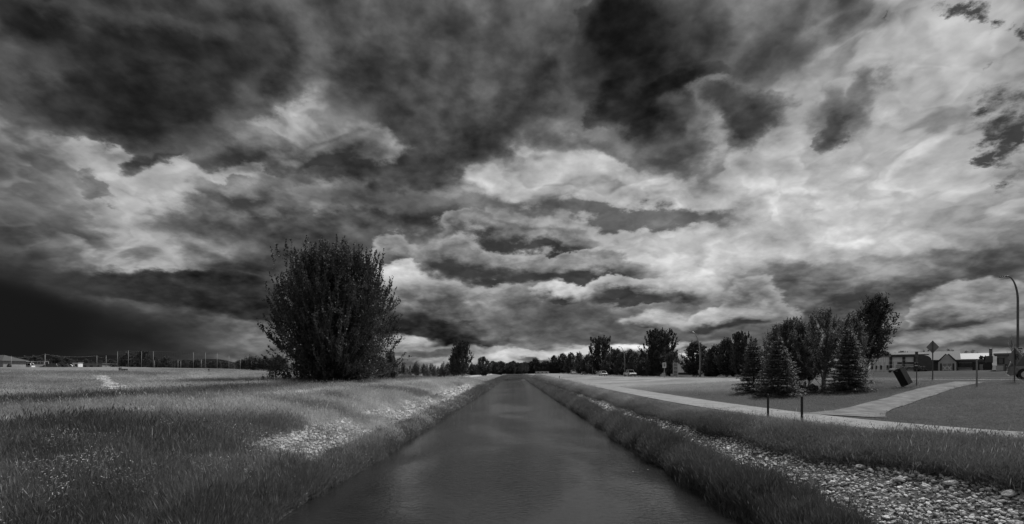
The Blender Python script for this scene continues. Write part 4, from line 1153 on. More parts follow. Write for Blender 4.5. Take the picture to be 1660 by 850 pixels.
# ---- row of trees along the far side of the road
protoA = broadleaf(61, 10, 4.2, [(0.16, .5), (.25, .85), (.45, 1.0), (.65, .95), (.8, .85), (.92, .65), (1.0, .45)], 4, 230, 9, 7, 0.36, rise=.9, twig_len=.075, up=.7, tr=.016, gaps=.22, spikes=60, sl=.1)
protoB = broadleaf(62, 10, 3.6, [(0.14, .5), (.25, .9), (.45, 1.0), (.7, .85), (.88, .55), (1.0, .25)], 3, 170, 9, 7, 0.38, rise=.9, twig_len=.075, up=.6, tr=.018, gaps=.2)
protoC = broadleaf(63, 10, 5.0, [(0.05, .6), (.2, .95), (.45, 1.0), (.7, .85), (.88, .6), (1.0, .3)], 4, 170, 9, 7, 0.42, rise=.7, twig_len=.075, up=.5, tr=.016, gaps=.1)
protoS = spruce(64, 10, 2.4, 22, 8, 34, 0.5, 0.2)
protoP = spruce(65, 10, 1.7, 22, 8, 30, 0.5, 0.12)
roots = {}
def place(kind, px, Y, top_px, label, group=None, name=None, leafm=None, wid=1.0, sink=0.1):
    ratio = (px - 835) / F
    if 0.02 < ratio < 0.6 and kind != 'x': Y = min(max(Y, 39.5 / ratio), 420)
    x, y, z = px_at(px, Y, sink)
    hh = (EYE - (top_px - 603) * Y / F) - z
    s = hh / 10.0
    data, nm, lm = {'A': (protoA, 'broadleaf_tree', leaf_dark), 'B': (protoB, 'broadleaf_tree', leaf_dark), 'C': (protoC, 'broadleaf_tree', leaf_dark),
                    'S': (protoS, 'spruce_tree', needle_dark), 'P': (protoP, 'spruce_tree', needle_dark), 'Cp': (protoC, 'shrub', leaf_pale), 'Bm': (protoB, 'broadleaf_tree', leaf_mid), 'Sm': (protoS, 'spruce_tree', needle)}[kind]
    rz = rnd.uniform(0, 6.28)
    if kind not in roots:
        t = tree_thing(name or nm, data, leafm or lm, bark, label, 'shrub' if 'shrub' in (name or nm) else 'tree', (x, y, z), rz, s, group)
        t.scale = (s * wid, s * wid, s); roots[kind] = t
        return t
    src = roots[kind]
    t = dup(src, (x, y, z), rz, (s * wid, s * wid, s), label, group)
    if 'group' in t and not group: del t['group']
    t.name = name or nm; t['category'] = 'shrub' if 'shrub' in (name or nm) else 'tree'
    return t

place('A', 1068, 84, 540, 'broad spiky topped tree behind the rectangular road sign, largest beyond the road', wid=.95)
place('B', 1128, 80, 557, 'rounded tree with a forked trunk behind the tall street lamp', wid=1.25)
place('B', 1160, 84, 562, 'low dark tree between the street lamp tree and the island')
place('B', 1178, 82, 552, 'dark tree just left of the island of spruces', wid=.9)
place('A', 1200, 86, 544, 'tall dark tree showing behind the leftmost spruce', wid=.6)
place('A', 974, 112, 551, 'tall twin crowned tree behind the far street lamp', wid=.85)
place('B', 1000, 110, 568, 'dark tree to the right of the twin crowned tree', wid=1.1)
place('C', 1022, 104, 569, 'dark dense tree behind the white pickup truck', wid=.8)
place('C', 1042, 100, 574, 'dense dark tree under the left edge of the spiky topped tree', wid=.8)
place('C', 1010, 128, 573, 'dark tree filling the row above the silver car', wid=.9)
place('C', 898, 190, 578, 'first dark tree of the row right of the canal end', wid=.8)
place('C', 912, 180, 575, 'rounded dark tree second in the row right of the canal end', wid=.9)
place('C', 926, 170, 574, 'dark tree behind the white van', wid=.85)
place('Bm', 939, 165, 573, 'paler grey tree between the white van and the dark car', wid=.85)
place('C', 952, 150, 577, 'dark tree behind the dark car', wid=.8)
place('B', 868, 320, 582, 'dark tree standing at the very end of the canal', wid=1.1)
place('C', 884, 300, 588, 'low dark tree right of the canal end', wid=1.0)
for i, (px, Y, tp) in enumerate([(960, 132, 585), (985, 126, 582), (1152, 100, 572), (1190, 98, 566), (1215, 96, 570), (1245, 94, 566), (1090, 112, 572), (1060, 118, 570), (1030, 122, 574), (990, 140, 575), (942, 185, 583), (905, 215, 584)]):
    place('C', px, Y, tp, 'dark tree filling the row beyond the road, hard to tell from its neighbours', 'filler trees of the row beyond the road', wid=.85)
for i in range(26):     # wood at the end of the canal
    px = 800 + i * 4.1 + rnd.uniform(-1.5, 1.5)
    place('C', px, rnd.uniform(345, 400), rnd.uniform(586, 591), 'small dark tree of the wood closing the end of the canal', 'trees of the wood closing the end of the canal', wid=1.1)

# ---- left bank beyond the big tree
place('A', 749, 150, 557, 'dark rugged tree with spiky top standing alone left of the canal', wid=.72)
place('Bm', 738, 152, 573, 'thin pale tree close on the left side of the rugged dark tree', wid=.9)
place('C', 783, 215, 580, 'compact dark bush like tree beside the left bank', wid=.95)
place('C', 768, 260, 592, 'low dark tree between the rugged tree and the compact tree', wid=1.2)
place('Sm', 676, 125, 584, 'small dark spruce with an even point right of the big tree', wid=1.0)
place('Sm', 655, 128, 586, 'greyer small spruce between the big tree and the dark spruce', wid=1.1)
place('Bm', 634, 100, 573, 'thin grey sapling at the right foot of the big tree', wid=.7)
place('Bm', 622, 96, 586, 'bushy grey sapling close against the big tree', wid=1.1)
for i, (px, Y, tp) in enumerate([(692, 150, 600), (703, 152, 598), (716, 150, 597), (727, 155, 600), (664, 140, 603), (642, 130, 602), (735, 160, 598), (690, 165, 597)]):
    place('Cp', px, Y, tp, 'low pale willow shrub in the row between the small spruces and the rugged tree', 'pale shrubs left of the rugged tree', name='willow_shrub', wid=1.0, sink=.2)
for i in range(60):
    px = 628 + i * 2.6 + rnd.uniform(-1.5, 1.5)
    place('P' if rnd.random() < .6 else 'S', px, rnd.uniform(270, 380), rnd.uniform(586, 595) - (4 if 715 < px < 745 else 0), 'distant dark conifer of the forest edge left of the canal', 'distant conifers left of the canal', name='distant_conifer', wid=1.25)
# block of conifers left of the big tree
for i in range(20):
    px = 399 + i * 3.4 + rnd.uniform(-1, 1)
    place('P', px, rnd.uniform(158, 176), rnd.uniform(574, 580) - (2 if i < 5 else 0), 'dark conifer in the dense block just left of the big tree', 'conifer block left of the big tree', name='shelterbelt_conifer', wid=1.3)
place('C', 441, 150, 585, 'round dark shrub like tree in front of the conifer block', wid=.8)
place('C', 452, 135, 578, 'dark leafy tree touching the left side of the big tree', wid=.9)
# tree line across the far field
for px, tp, k, w in [(208, 573, 'C', 1.0), (231, 571, 'A', .95), (58, 578, 'C', 1.3), (92, 578, 'B', 1.6), (140, 583, 'C', .9), (180, 584, 'C', 1.0), (270, 579, 'C', 1.2), (252, 580, 'C', .9), (320, 583, 'C', 1.4), (355, 583, 'S', 1.3),
                     (368, 587, 'C', 1.0), (300, 587, 'C', 1.0), (160, 588, 'C', 1.0), (382, 585, 'P', 1.0)]:
    place(k, px, rnd.uniform(225, 250), tp, {208: 'rounded black tree, left one of the tall pair in the far left tree line', 231: 'taller ragged tree, right one of the pair in the far left tree line',
          58: 'dark spreading tree at far left above the parked vehicles', 92: 'dark feathery tree right of the parked vehicles', 355: 'pointed conifer standing alone behind the right end of the net', 320: 'broad low tree mass behind the middle of the net'}.get(px, 'dark tree of the far tree line across the left field'),
          None if px in (208, 231, 58, 92, 355, 320) else 'taller trees of the far left tree line', wid=w)
for i in range(95):
    px = -40 + i * 4.7 + rnd.uniform(-2, 2)
    k = 'P' if rnd.random() < .3 else 'C'
    hi_ = 580 if px < 60 else (582 if px < 130 else 585.5)
    place(k, px, rnd.uniform(255, 330), hi_ + rnd.uniform(-2, 4), 'small dark tree in the far tree line beyond the left field', 'small trees of the far left tree line', name='distant_tree', wid=1.3 if k == 'C' else 1.1)
place('Cp', 377, 170, 589, 'round pale shrub in front of the far tree line, right of the net', name='pale_shrub', wid=.9)
place('C', 14.5, 150, 590.5, 'dark round bush standing by the house roof at far left', name='round_shrub', wid=1.1)
# right: trees behind the buildings
for px, Y, tp, k, w, lab in [(1433, 130, 571, 'C', 1.0, 'dark tree rising behind the left end of the white warehouse'), (1462, 150, 572, 'C', 1.4, 'broad tree crown behind the middle of the warehouse roof'),
                          (1497, 150, 566, 'S', .8, 'left one of the two pointed conifers behind the diamond sign'), (1504, 152, 565, 'S', .8, 'right one of the two pointed conifers behind the diamond sign'),
                          (1536, 140, 564, 'S', 1.2, 'left half of the dense double conifer above the gabled shed'), (1543, 142, 565, 'S', 1.2, 'right half of the dense double conifer above the gabled shed'),
                          (1560, 150, 571, 'S', 1.2, 'low conifer, first of the row above the long low building'), (1567, 150, 567, 'S', 1.1, 'tallest dark conifer of the row above the long low building'),
                          (1577, 150, 566, 'P', 1.3, 'open branched conifer right of the tallest one in the row'), (1585, 150, 570, 'P', 1.0, 'slim conifer near the right end of the row'),
                          (1522, 150, 574, 'C', 1.2, 'low dark tree behind the gabled shed'), (1512, 145, 573, 'C', 1.1, 'low dark tree right behind the diamond sign post')]:
    place(k, px, Y, tp, lab, wid=w)
# saplings in the left field
sap = broadleaf(71, 2.0, 0.55, [(0.05, .6), (.4, 1.0), (.8, .5), (1.0, .2)], 3, 26, 5, 6, 0.10, rise=1.0, twig_len=.14, tr=.02)
tree_thing('field_sapling', sap, leaf_dark, bark, 'taller thin sapling in the field left of the big tree', 'sapling', px_at(439, 62), 0.3, 0.95)
tree_thing('field_sapling', sap, leaf_dark, bark, 'shorter sapling leaning left in the field', 'sapling', px_at(425, 62), 2.3, 0.6).rotation_euler = (0, -0.35, 2.3)
# bare branched sapling behind the right hand sign
bare = MB()
for i in range(16):
    a = rnd.uniform(0, 6.28); l_ = rnd.uniform(.6, 1.5)
    bare.tube([(0, 0, 1.2 + i * .13), (math.cos(a) * l_ * .4, math.sin(a) * l_ * .4, 1.5 + i * .15), (math.cos(a) * l_ * .75, math.sin(a) * l_ * .7, 2.1 + i * .15)], [.03, .02, .008], 4)
t_ = thing('bare_tree', 'leafless young tree behind the diamond sign at the right edge', 'tree', px_at(1640, 62))
bare2 = MB(); bare2.tube([(0, 0, -.1), (0.05, 0, 1.6), (0, 0, 3.4)], [.07, .05, .015], 6)
bare2.build('trunk', bark, t_, True); bare.build('branches', bark, t_, True)
# =================================================================== street furniture, vehicles, buildings
def rotz(a):
    c, s = math.cos(a), math.sin(a); return np.array([[c, -s, 0], [s, c, 0], [0, 0, 1]])
def face_cam(x, y):        # rotation that turns local -Y towards the viewer
    return math.atan2(y, x) - math.pi / 2

# --- bollards and the wire slung between them
for px, py, lab in [(1245, 679.5, 'left one of the two black posts beside the footpath'), (1300, 686, 'right one of the two black posts beside the footpath')]:
    x, y, z = hit(px, py)
    t = thing('bollard', lab, 'post', (x, y, z), 0, 'black posts beside the footpath')
    h_ = 39.5 / F * y if px < 1270 else 42.5 / F * y
    b = MB(); b.box((0, 0, h_ / 2 - .1), (0.06, 0.06, h_ + .2)); b.build('post', black_paint, t, bevel=.006)
    b = MB(); b.box((0, 0, h_ + .009), (0.068, 0.068, 0.018)); b.build('cap', black_paint, t, bevel=.004)
# --- tilted litter container
bx, by, bz = hit(1462, 629)
t = thing('tilted_container', 'black steel box tipped on its stand on the lawn beside the side path', 'litter bin', (bx, by, bz), face_cam(bx, by) + 0.0)
t.scale = (.88, 1, 1)
sc_ = by / F
Wd, Dp, Ht = 13.5 * sc_, 14 * sc_, 29 * sc_
R1 = np.array(Matrix.Rotation(math.radians(-27), 3, 'Y') @ Matrix.Rotation(math.radians(-32), 3, 'Z'))
cen = np.array([1.5 * sc_, 0, 17.5 * sc_])
b = MB(); b.box(cen, (Wd, Dp, Ht), R1); b.build('container', black_paint, t, bevel=.02)
b = MB(); b.box(cen + R1 @ np.array([0, 0, Ht / 2 + .012]), (Wd + .03, Dp + .03, .024), R1); b.build('lid', grey_paint, t, bevel=.006)
b = MB(); b.tube([cen + R1 @ np.array([-.1, -Dp * .3, Ht / 2 + .03]), cen + R1 @ np.array([0, -Dp * .3, Ht / 2 + .10]), cen + R1 @ np.array([.1, -Dp * .3, Ht / 2 + .03])], .018, 6); b.build('handle', chrome, t, True)
b = MB(); b.box(cen + R1 @ np.array([0, -Dp / 2 - .01, Ht / 2 - .08]), (.12, .03, .07), R1); b.build('latch', chrome, t, bevel=.004)
b = MB(); b.box((-.13, 0, .03), (.35, .3, .06)); b.build('base_plate', steel, t, bevel=.01)
b = MB(); b.tube([(-.05, 0, 0), (.1, 0, .35)], .05, 8); b.build('pivot_post', black_paint, t, True)
# --- crossing signal post
x, y, z = hit(1486, 626.5); s = y / F
t = thing('signal_post', 'grey post with a hooded head and dark button box beside the tipped box', 'post', (x, y, z), face_cam(x, y))
t.scale = (math.cos(math.atan2(x, y)), 1, 1)
b = MB(); b.tube([(0, 0, -.2), (0, 0, 53 * s)], 0.9 * s, 10); b.build('pole', steel_dark, t, True)
b = MB(); b.box((-.1 * s, 0, 51.5 * s), (5.2 * s, 4 * s, 10 * s)); b.build('signal_head', grey_paint, t, bevel=.02)
b = MB(); b.box((-.1 * s, -2.6 * s, 54 * s), (4.6 * s, 3 * s, .5 * s)); b.build('hood', grey_paint, t)
b = MB(); b.box((-.8 * s, -1 * s, 33.5 * s), (6.5 * s, 3 * s, 9 * s)); b.build('control_box', black_paint, t, bevel=.02)
b = MB(); b.box((-.8 * s, -2.62 * s, 33.5 * s), (5 * s, .3 * s, 1.6 * s)); b.build('box_label', sign_face, t)
# --- diamond warning sign, seen from behind, on the far side of the junction
def diamond_sign(px, py, hpx, half, lab, yaw, letter=None):
    x, y, z = hit(px, py); s = y / F
    t = thing('diamond_sign', lab, 'road sign', (x, y, z), face_cam(x, y) + yaw)
    b = MB(); b.box((0, -.03, hpx * s / 2 - .1), (1.7 * s, .05, hpx * s + .2)); b.build('post', steel_dark, t, bevel=.005)
    hh = half * s; zc = (hpx - half) * s; hw = hh * (math.cos(math.atan2(x, y)) if yaw == 0 else 1.0)
    b = MB(); b.prism([(-hw, zc), (0, zc - hh), (hw, zc), (0, zc + hh)], 'y', .0, .02); b.build('sign_panel', sign_back, t, bevel=.004)
    hh *= 1.0
    for k_ in (.35, -.35):
        b = MB(); b.box((0, -.01, zc + k_ * hh), (hh * .7, .03, .04)); b.build('bracket', sign_back, t)
    return t, s, zc, hh
diamond_sign(1512, 617.5, 65, 10.5, 'diamond road sign seen from behind on a tall steel post beside the road', 0.0)
t, s, zc, hh = diamond_sign(1645.5, 621, 57, 15.5, 'dark diamond road sign turned half edge on in front of the parked vehicle', -0.95)
lt = obj('letter', text_mesh('R', hh * 0.9, black_paint, .003), t); lt.location = (hh * .30, -.012, zc); lt.rotation_euler = (math.pi / 2, 0, 0)
# --- wooden stake
x, y, z = hit(1583.5, 628.5); s = y / F
t = thing('timber_post', 'pale square timber post standing alone in the lawn by the side path', 'post', (x, y, z), face_cam(x, y))
t.scale = (math.cos(math.atan2(x, y)), 1, 1)
b = MB(); b.box((0, 0, 22 * s - .1), (3.3 * s, 2.6 * s, 44 * s + .2)); b.build('post', wood, t, bevel=.012)
b = MB(); b.box((0, 0, 44.4 * s), (3.5 * s, 2.8 * s, .6 * s)); b.build('cap', wood, t, bevel=.006)

# --- street lamps
def lamp(px, Y, top_px, arm, lab, base_px=None, r=0.085, side=-1):
    x, y, z = at(px, Y); hgt = EYE - (top_px - 603) * Y / F - z
    t = thing('street_lamp', lab, 'street lamp', (x, y, z), face_cam(x, y))
    b = MB(); n = 14; bend = arm * 3.2
    pts = [(0, 0, -.2), (0, 0, (hgt - bend) * .5), (0, 0, hgt - bend)]
    for i in range(1, n + 1):
        a = math.pi / 2 * i / n
        pts.append((side * arm * (1 - math.cos(a)) , 0, hgt - bend + bend * math.sin(a)))
    rad = list(np.linspace(r * 1.25, r * .5, len(pts)))
    b.tube(pts, rad, 10); b.build('pole', steel_dark if px > 1600 else steel, t, True)
    b = MB(); b.box((side * (arm + .2), 0, hgt - .03), (.55, .22, .10), taper=(.8, .7)); b.build('lamp_head', steel_dark, t, bevel=.03)
    b = MB(); b.box((side * (arm + .22), 0, hgt - .11), (.4, .2, .04)); b.build('lens', lamp_clear, t, bevel=.01)
    b = MB(); b.box((0, 0, .05), (.4, .4, .22)); b.build('base_plate', concrete, t, bevel=.02)
    return t
lamp(1650, 44.6, 446, .72, 'near street lamp at the right edge, curved arm reaching left over the sky', r=.075)
lamp(1135, 101, 537.5, 1.6, 'street lamp with curved arm beyond the road, in front of the rounded tree', r=.13)
lamp(1013, 172, 562, 1.7, 'street lamp beside the white pickup truck', r=.13)
lamp(960.5, 235, 575, 1.7, 'far street lamp between the dark car and the silver car', r=.14)
# signs on the near lamp
x, y, z = at(1653.5, 43.9); s = y / F
t = thing('parking_sign', 'small pale rectangular sign with a dark figure fixed to the near street lamp', 'road sign', (x, y, z + 43 * s), face_cam(x, y))
b = MB(); b.box((0, 0, 2 * s), (7 * s, .02, 13 * s)); b.build('sign_panel', sign_face, t, bevel=.004)
b = MB(); b.box((0, -.012, 7 * s), (5.6 * s, .004, 1.8 * s)); b.build('top_bar', black_paint, t)
lt = obj('figure', text_mesh('2', 9 * s, black_paint, .003), t); lt.location = (0, -.016, 1 * s); lt.rotation_euler = (math.pi / 2, 0, 0)

# --- rectangular road sign and pylon sign beyond the road
x, y, z = at(1077, 90); s = y / F
t = thing('road_sign', 'white rectangular sign on a single post at the far lawn edge', 'road sign', (x, y, z), face_cam(x, y))
zb = z; top = EYE - (588 - 603) * s - z
b = MB(); b.box((0, .03, top / 2 - .1), (1.1 * s, .05, top + .1)); b.build('post', steel, t)
b = MB(); b.box((0, 0, top - 4.3 * s), (5.8 * s, .03, 8.6 * s)); b.build('sign_panel', sign_face, t, bevel=.005)
for dx_, w_ in ((-1.0, .5), (0, .8), (1.2, .5)):
    b = MB(); b.box((dx_ * s, -.02, top - 4 * s), (w_ * s, .006, 5 * s)); b.build('marking', black_paint, t)
x, y, z = at(1095, 113); s = y / F; top = EYE - (588.3 - 603) * s - z
t = thing('pylon_sign', 'tall pale pylon sign with three dark message boards among the trees beyond the road', 'sign', (x, y, z), face_cam(x, y))
for q in (-3.5, 3.5):
    b = MB(); b.box((q * s, 0, top / 2 - .1), (.8 * s, .3, top + .2)); b.build('post', white_paint, t, bevel=.01)
b = MB(); b.box((0, .03, top * .53), (6.3 * s, .12, top * .94)); b.build('backboard', pale_wall, t)
for k_, f_ in enumerate((.87, .62, .36, .18)):
    b = MB(); b.box((0, -.06, top * f_), (5.0 * s, .04, top * (.13 if k_ < 3 else .07))); pn = b.build('message_board', grey_paint, t)
    for j in range(3):
        b = MB(); b.box(((-1.5 + j * 1.5) * s, -.085, top * f_ + rnd.uniform(-.3, .3) * s), (1.1 * s, .012, .7 * s)); b.build('lettering', white_paint, pn)
x, y, z = at(1089, 112)
t = thing('utility_cabinet', 'small pale cabinet at the foot of the pylon sign', 'cabinet', (x, y, z), face_cam(x, y))
b = MB(); b.box((0, 0, .35), (.5, .4, .75)); b.build('body', pale_wall, t, bevel=.03)
b = MB(); b.box((0, 0, .74), (.56, .46, .05)); b.build('lid', grey_paint, t, bevel=.01)
# low sign board behind the street lamp
x, y, z = at(1138, 104); s = y / F
t = thing('board_sign', 'grey horizontal board on posts behind the tall street lamp', 'sign', (x, y, z), face_cam(x, y))
b = MB(); b.box((0, 0, 9.5 * s), (11.5 * s, .1, 5.5 * s)); b.build('board', pale_wall, t, bevel=.01)
for q in (-4.6, 4.6):
    b = MB(); b.box((q * s, .08, 5 * s), (.9 * s, .1, 11 * s)); b.build('post', steel_dark, t)

# --- vehicles
def wheel(parent, x, y, r, w, side, spokes=6):
    tyre = MB(); n = 24; vs = []; fs = []
    prof_ = [(r * .60, -w / 2), (r * .93, -w / 2), (r, -w * .36), (r, w * .36), (r * .93, w / 2), (r * .60, w / 2)]
    for i in range(n):
        a = 2 * math.pi * i / n
        for (q, yy) in prof_: vs.append((x + q * math.cos(a), y + yy, r + q * math.sin(a)))
    m_ = len(prof_)
    for i in range(n):
        for k in range(m_): fs.append((i * m_ + k, i * m_ + (k + 1) % m_, ((i + 1) % n) * m_ + (k + 1) % m_, ((i + 1) % n) * m_ + k))
    tyre.add(vs, fs); wo_ = tyre.build('wheel', rubber, parent, True)
    rim = MB(); ys = y + side * w * .40
    rim.tube([(x, ys - side * .10, r), (x, ys - side * .07, r)], r * .60, 20)
    for k in range(spokes):
        a = 2 * math.pi * k / spokes + .3
        ca, sa = math.cos(a), math.sin(a); R_ = np.array([[ca, 0, -sa], [0, 1, 0], [sa, 0, ca]])
        rim.box(np.array([x, ys, r]) + R_ @ np.array([r * .33, 0, 0]), (r * .5, .03, r * .17), R_)
    rim.tube([(x, ys - .02, r), (x, ys + side * .02, r)], r * .13, 10)
    rim.build('rim', chrome, wo_)

def car(name, lab, loc, rz, paint, L=4.7, W=1.9, Hh=1.75, kind='suv', wr=.37, dark_trim=True):
    """x is forward"""
    t = thing(name, lab, 'car' if kind != 'pickup' else 'pickup truck', loc, rz)
    h0 = .32; belt = Hh * .58
    if kind == 'suv':
        low = [(-.5, .42), (-.495, .62), (-.485, 1.02), (-.44, belt), (.17, belt + .0), (.30, belt - .08), (.44, belt - .18), (.49, belt - .34), (.5, .55), (.49, .36)]
        cab = [(-.475, belt - .01), (-.44, Hh - .22), (-.40, Hh - .04), (-.30, Hh), (.02, Hh - .02), (.08, Hh - .06), (.20, belt - .01)]
    elif kind == 'pickup':
        low = [(-.5, .5), (-.5, belt), (.20, belt), (.32, belt - .03), (.46, belt - .10), (.495, belt - .24), (.5, .55), (.49, .4)]
        cab = [(-.12, belt - .01), (-.09, Hh - .08), (-.04, Hh), (.10, Hh), (.14, Hh - .05), (.22, belt - .01)]
    elif kind == 'van':
        low = [(-.5, .4), (-.495, belt), (.34, belt), (.46, belt - .2), (.5, .8), (.5, .38)]
        cab = [(-.495, belt - .01), (-.48, Hh - .08), (-.44, Hh), (.15, Hh), (.22, Hh - .05), (.38, belt - .01)]
    else:
        low = [(-.5, .42), (-.49, belt - .06), (-.36, belt), (.2, belt), (.42, belt - .14), (.49, belt - .3), (.5, .45), (.49, .34)]
        cab = [(-.40, belt - .01), (-.27, Hh - .04), (-.18, Hh), (.0, Hh - .01), (.06, Hh - .05), (.24, belt - .01)]
    def arch(cx):
        return [(cx - (wr + .07) + 0 * k, 0) for k in ()] or [(cx + (wr + .08) * math.cos(a), wr + (wr + .08) * math.sin(a)) for a in np.linspace(math.pi, 0, 9)]
    # outline with wheel arches cut out
    fx, rx_ = L * .31, -L * .30
    low_ = [(q * L, z_) for q, z_ in low]
    bottom = [(L * .47, h0)] + [(p, max(q, h0)) for p, q in reversed(arch(fx))] + [(p, max(q, h0)) for p, q in reversed(arch(rx_))] + [(-L * .47, h0)]
    outline = low_ + bottom
    bm = bmesh.new()
    def ring(yv, inset): 
        return [bm.verts.new((p * (1 - inset * .02), yv, q - (inset * .02 if q > .8 else 0))) for p, q in outline]
    rows = [ring(-W / 2 + .0, 1.0), ring(-W / 2 + .0, 0.0), ring(W / 2, 0.0), ring(W / 2, 1.0)]
    for v in rows[0]: v.co.y += 0.0
    # side tumblehome: the upper edge leans in
    for rw, sgn in ((rows[0], -1), (rows[1], -1), (rows[2], 1), (rows[3], 1)):
        for v in rw:
            if v.co.z > belt - .1: v.co.y -= sgn * .06
            if v.co.z < .5: v.co.y -= sgn * .03
    for v in rows[1]: v.co.y += .05
    for v in rows[2]: v.co.y -= .05
    n = len(outline)
    for a_, b_ in ((0, 1), (1, 2), (2, 3)):
        for i in range(n): bm.faces.new((rows[a_][i], rows[a_][(i + 1) % n], rows[b_][(i + 1) % n], rows[b_][i]))
    f1 = bm.faces.new(rows[0][::-1]); f2 = bm.faces.new(rows[3])
    bmesh.ops.triangulate(bm, faces=[f1, f2]); bmesh.ops.recalc_face_normals(bm, faces=bm.faces)
    me = bpy.data.meshes.new('body'); bm.to_mesh(me); bm.free(); me.materials.append(paint)
    body = obj('body', me, t)
    # glasshouse: window band, pillars and roof
    cabL = [(q * L, z_) for q, z_ in cab]; m_ = len(cabL)
    g = MB(); vs = []
    for sgn in (-1, 1):
        for (p, q) in cabL:
            tt = (q - belt) / (Hh - belt); vs.append((p, sgn * (W / 2 - .075 - .17 * max(tt, 0)), q))
    fs = [tuple(range(m_)), tuple(range(2 * m_ - 1, m_ - 1, -1))] + [(i, i + 1, m_ + i + 1, m_ + i) for i in range(m_ - 1)]
    g.add(vs, fs); g.build('windows', glass_dark, t)
    rf = MB(); ridx = [i for i in range(m_) if cabL[i][1] > Hh - .12]
    xa, xb = cabL[ridx[0]][0], cabL[ridx[-1]][0]; wy = W / 2 - .23
    rf.box(((xa + xb) / 2, 0, Hh + .008), (xb - xa + .06, wy * 2 + .08, .07)); rf.build('roof', paint, t, bevel=.03)
    for sgn in (-1, 1):
        pl = MB()
        for (pa, pb, wd) in [(cabL[0], cabL[1] if m_ < 7 else cabL[2], .13), (cabL[-1], cabL[-2], .07)]:
            ya = sgn * (W / 2 - .07); yb = sgn * (W / 2 - .22)
            pl.tube([(pa[0], ya, pa[1]), (pb[0], yb, pb[1])], wd / 2 * (1.3 if kind == 'suv' else 1), 6)
        for q in ([-.22, .0] if kind in ('suv', 'van') else [-.02]):
            pl.tube([(q * L, sgn * (W / 2 - .07), belt), (q * L + .02, sgn * (W / 2 - .225), Hh - .02)], .035, 6)
        pl.build('pillar', paint, t)
        if kind == 'suv':
            rr_ = MB(); rr_.tube([(xa, sgn * (wy - .05), Hh + .06), (xa + .15, sgn * (wy - .05), Hh + .11), (xb - .2, sgn * (wy - .05), Hh + .11), (xb, sgn * (wy - .05), Hh + .05)], .018, 6); rr_.build('roof_rail', trim_dark, t)
        b = MB(); b.box((.16 * L, sgn * (W / 2 + .06), belt + .06), (.12, .18, .14)); b.build('mirror', paint, t, bevel=.03)
        b = MB(); b.box((-L * .488, sgn * (W / 2 - .13), belt - .18), (.08, .16, .30)); b.build('tail_light', lamp_red, t, bevel=.02)
        b = MB(); b.box((L * .47, sgn * (W / 2 - .22), belt - .32), (.10, .34, .15)); b.build('headlight', lamp_clear, t, bevel=.03)
        for cx in (fx, rx_): wheel(t, cx, sgn * (W / 2 - .12), wr, .23, sgn)
        for q in (-.20, .05):
            b = MB(); b.box((q * L, sgn * (W / 2 + .002), belt - .14), (.16, .03, .03)); b.build('door_handle', chrome, t)
        b = MB(); b.box((0.0, sgn * (W / 2 - .012), .38), (L * .38, .05, .10)); b.build('sill_trim', trim_dark, t, bevel=.01)
    b = MB(); b.box((-L * .492, 0, .52), (.12, W * .94, .24)); b.build('rear_bumper', paint if kind == 'suv' else trim_dark, t, bevel=.05)
    b = MB(); b.box((L * .492, 0, .48), (.12, W * .92, .26)); b.build('front_bumper', trim_dark if kind != 'pickup' else chrome, t, bevel=.05)
    b = MB(); b.box((L * .497, 0, belt - .36), (.06, W * .5, .16)); b.build('grille', trim_dark, t, bevel=.01)
    b = MB(); b.box((L * .5 + .05, 0, .46), (.015, .34, .11)); b.build('number_plate', sign_face, t)
    return t

def on_road(px, Y):
    x = (px - 835) / F * Y; _, _, p = poly_dist(np.array([x]), np.array([Y]), ROAD)
    return x, Y, float(np.interp(p[0], np.arange(len(ROAD)), ROAD_Z)) + .034
# road direction near the parked vehicle
x, y, z = on_road(1706, 37.8)
car('sport_utility_vehicle', 'dark grey sport utility vehicle at the right edge, only its rear half in the picture', (x, y, z), -0.70, car_grey, L=4.9, W=1.94, Hh=1.84, wr=.42)
x, y, z = on_road(1021, 148)
car('pickup_truck', 'white pickup truck driving towards the viewer on the road', (x, y, z), -1.45, car_white, L=5.6, W=2.0, Hh=1.85, kind='pickup', wr=.42)
x, y, z = on_road(978, 168)
car('oncoming_car', 'pale silver car on the road, between two street lamps', (x, y, z), -1.5, car_white, L=4.6, W=1.85, Hh=1.6)
x, y, z = on_road(946, 232)
car('dark_car', 'small dark car far down the road behind the silver one', (x, y, z), -1.52, car_dark, L=4.5, W=1.85, Hh=1.5, kind='sedan')
x, y, z = on_road(929, 300)
car('white_van', 'white van farthest down the road', (x, y, z), -1.52, car_white, L=5.4, W=2.1, Hh=2.4, kind='van')

# --- buildings, right
def bldg(name, lab, px0, px1, Y, top_px, base_px=None, depth=12, yaw=0.0, wallm=white_wall, cat='building'):
    a0, a1 = math.atan((px0 - 835) / F), math.atan((px1 - 835) / F); ac = (a0 + a1) / 2
    xc = math.tan(ac) * Y; Rr = math.hypot(xc, Y); half_ = Rr * math.tan((a1 - a0) / 2); x0, x1 = -half_, half_; yaw = yaw - ac
    z = H(xc, Y) - .3; hgt = EYE - (top_px - 603) * Y / F - z
    t = thing(name, lab, cat, (xc, Y, z), yaw)
    return t, (x1 - x0) / 1.0, hgt, Y / F
Yb = 80
t, Wb, Hb, s = bldg('warehouse', 'long white clad warehouse beyond the road with dark framed loading bays', 1410.5, 1503, Yb, 579, yaw=-.12)
wv_ = MB(); wv_.box((0, 7, Hb / 2), (Wb, 14, Hb)); wv_.build('wall', white_wall, t)
def bx(fr): return -Wb / 2 + Wb * fr
b = MB(); b.prism([(-.25, Hb + .002), (-.25, Hb + .38), (7, Hb + .9), (14.2, Hb + .38), (14.2, Hb + .002)], 'x', bx(.38), Wb / 2 + .25); b.build('roof', roof_dark, t)
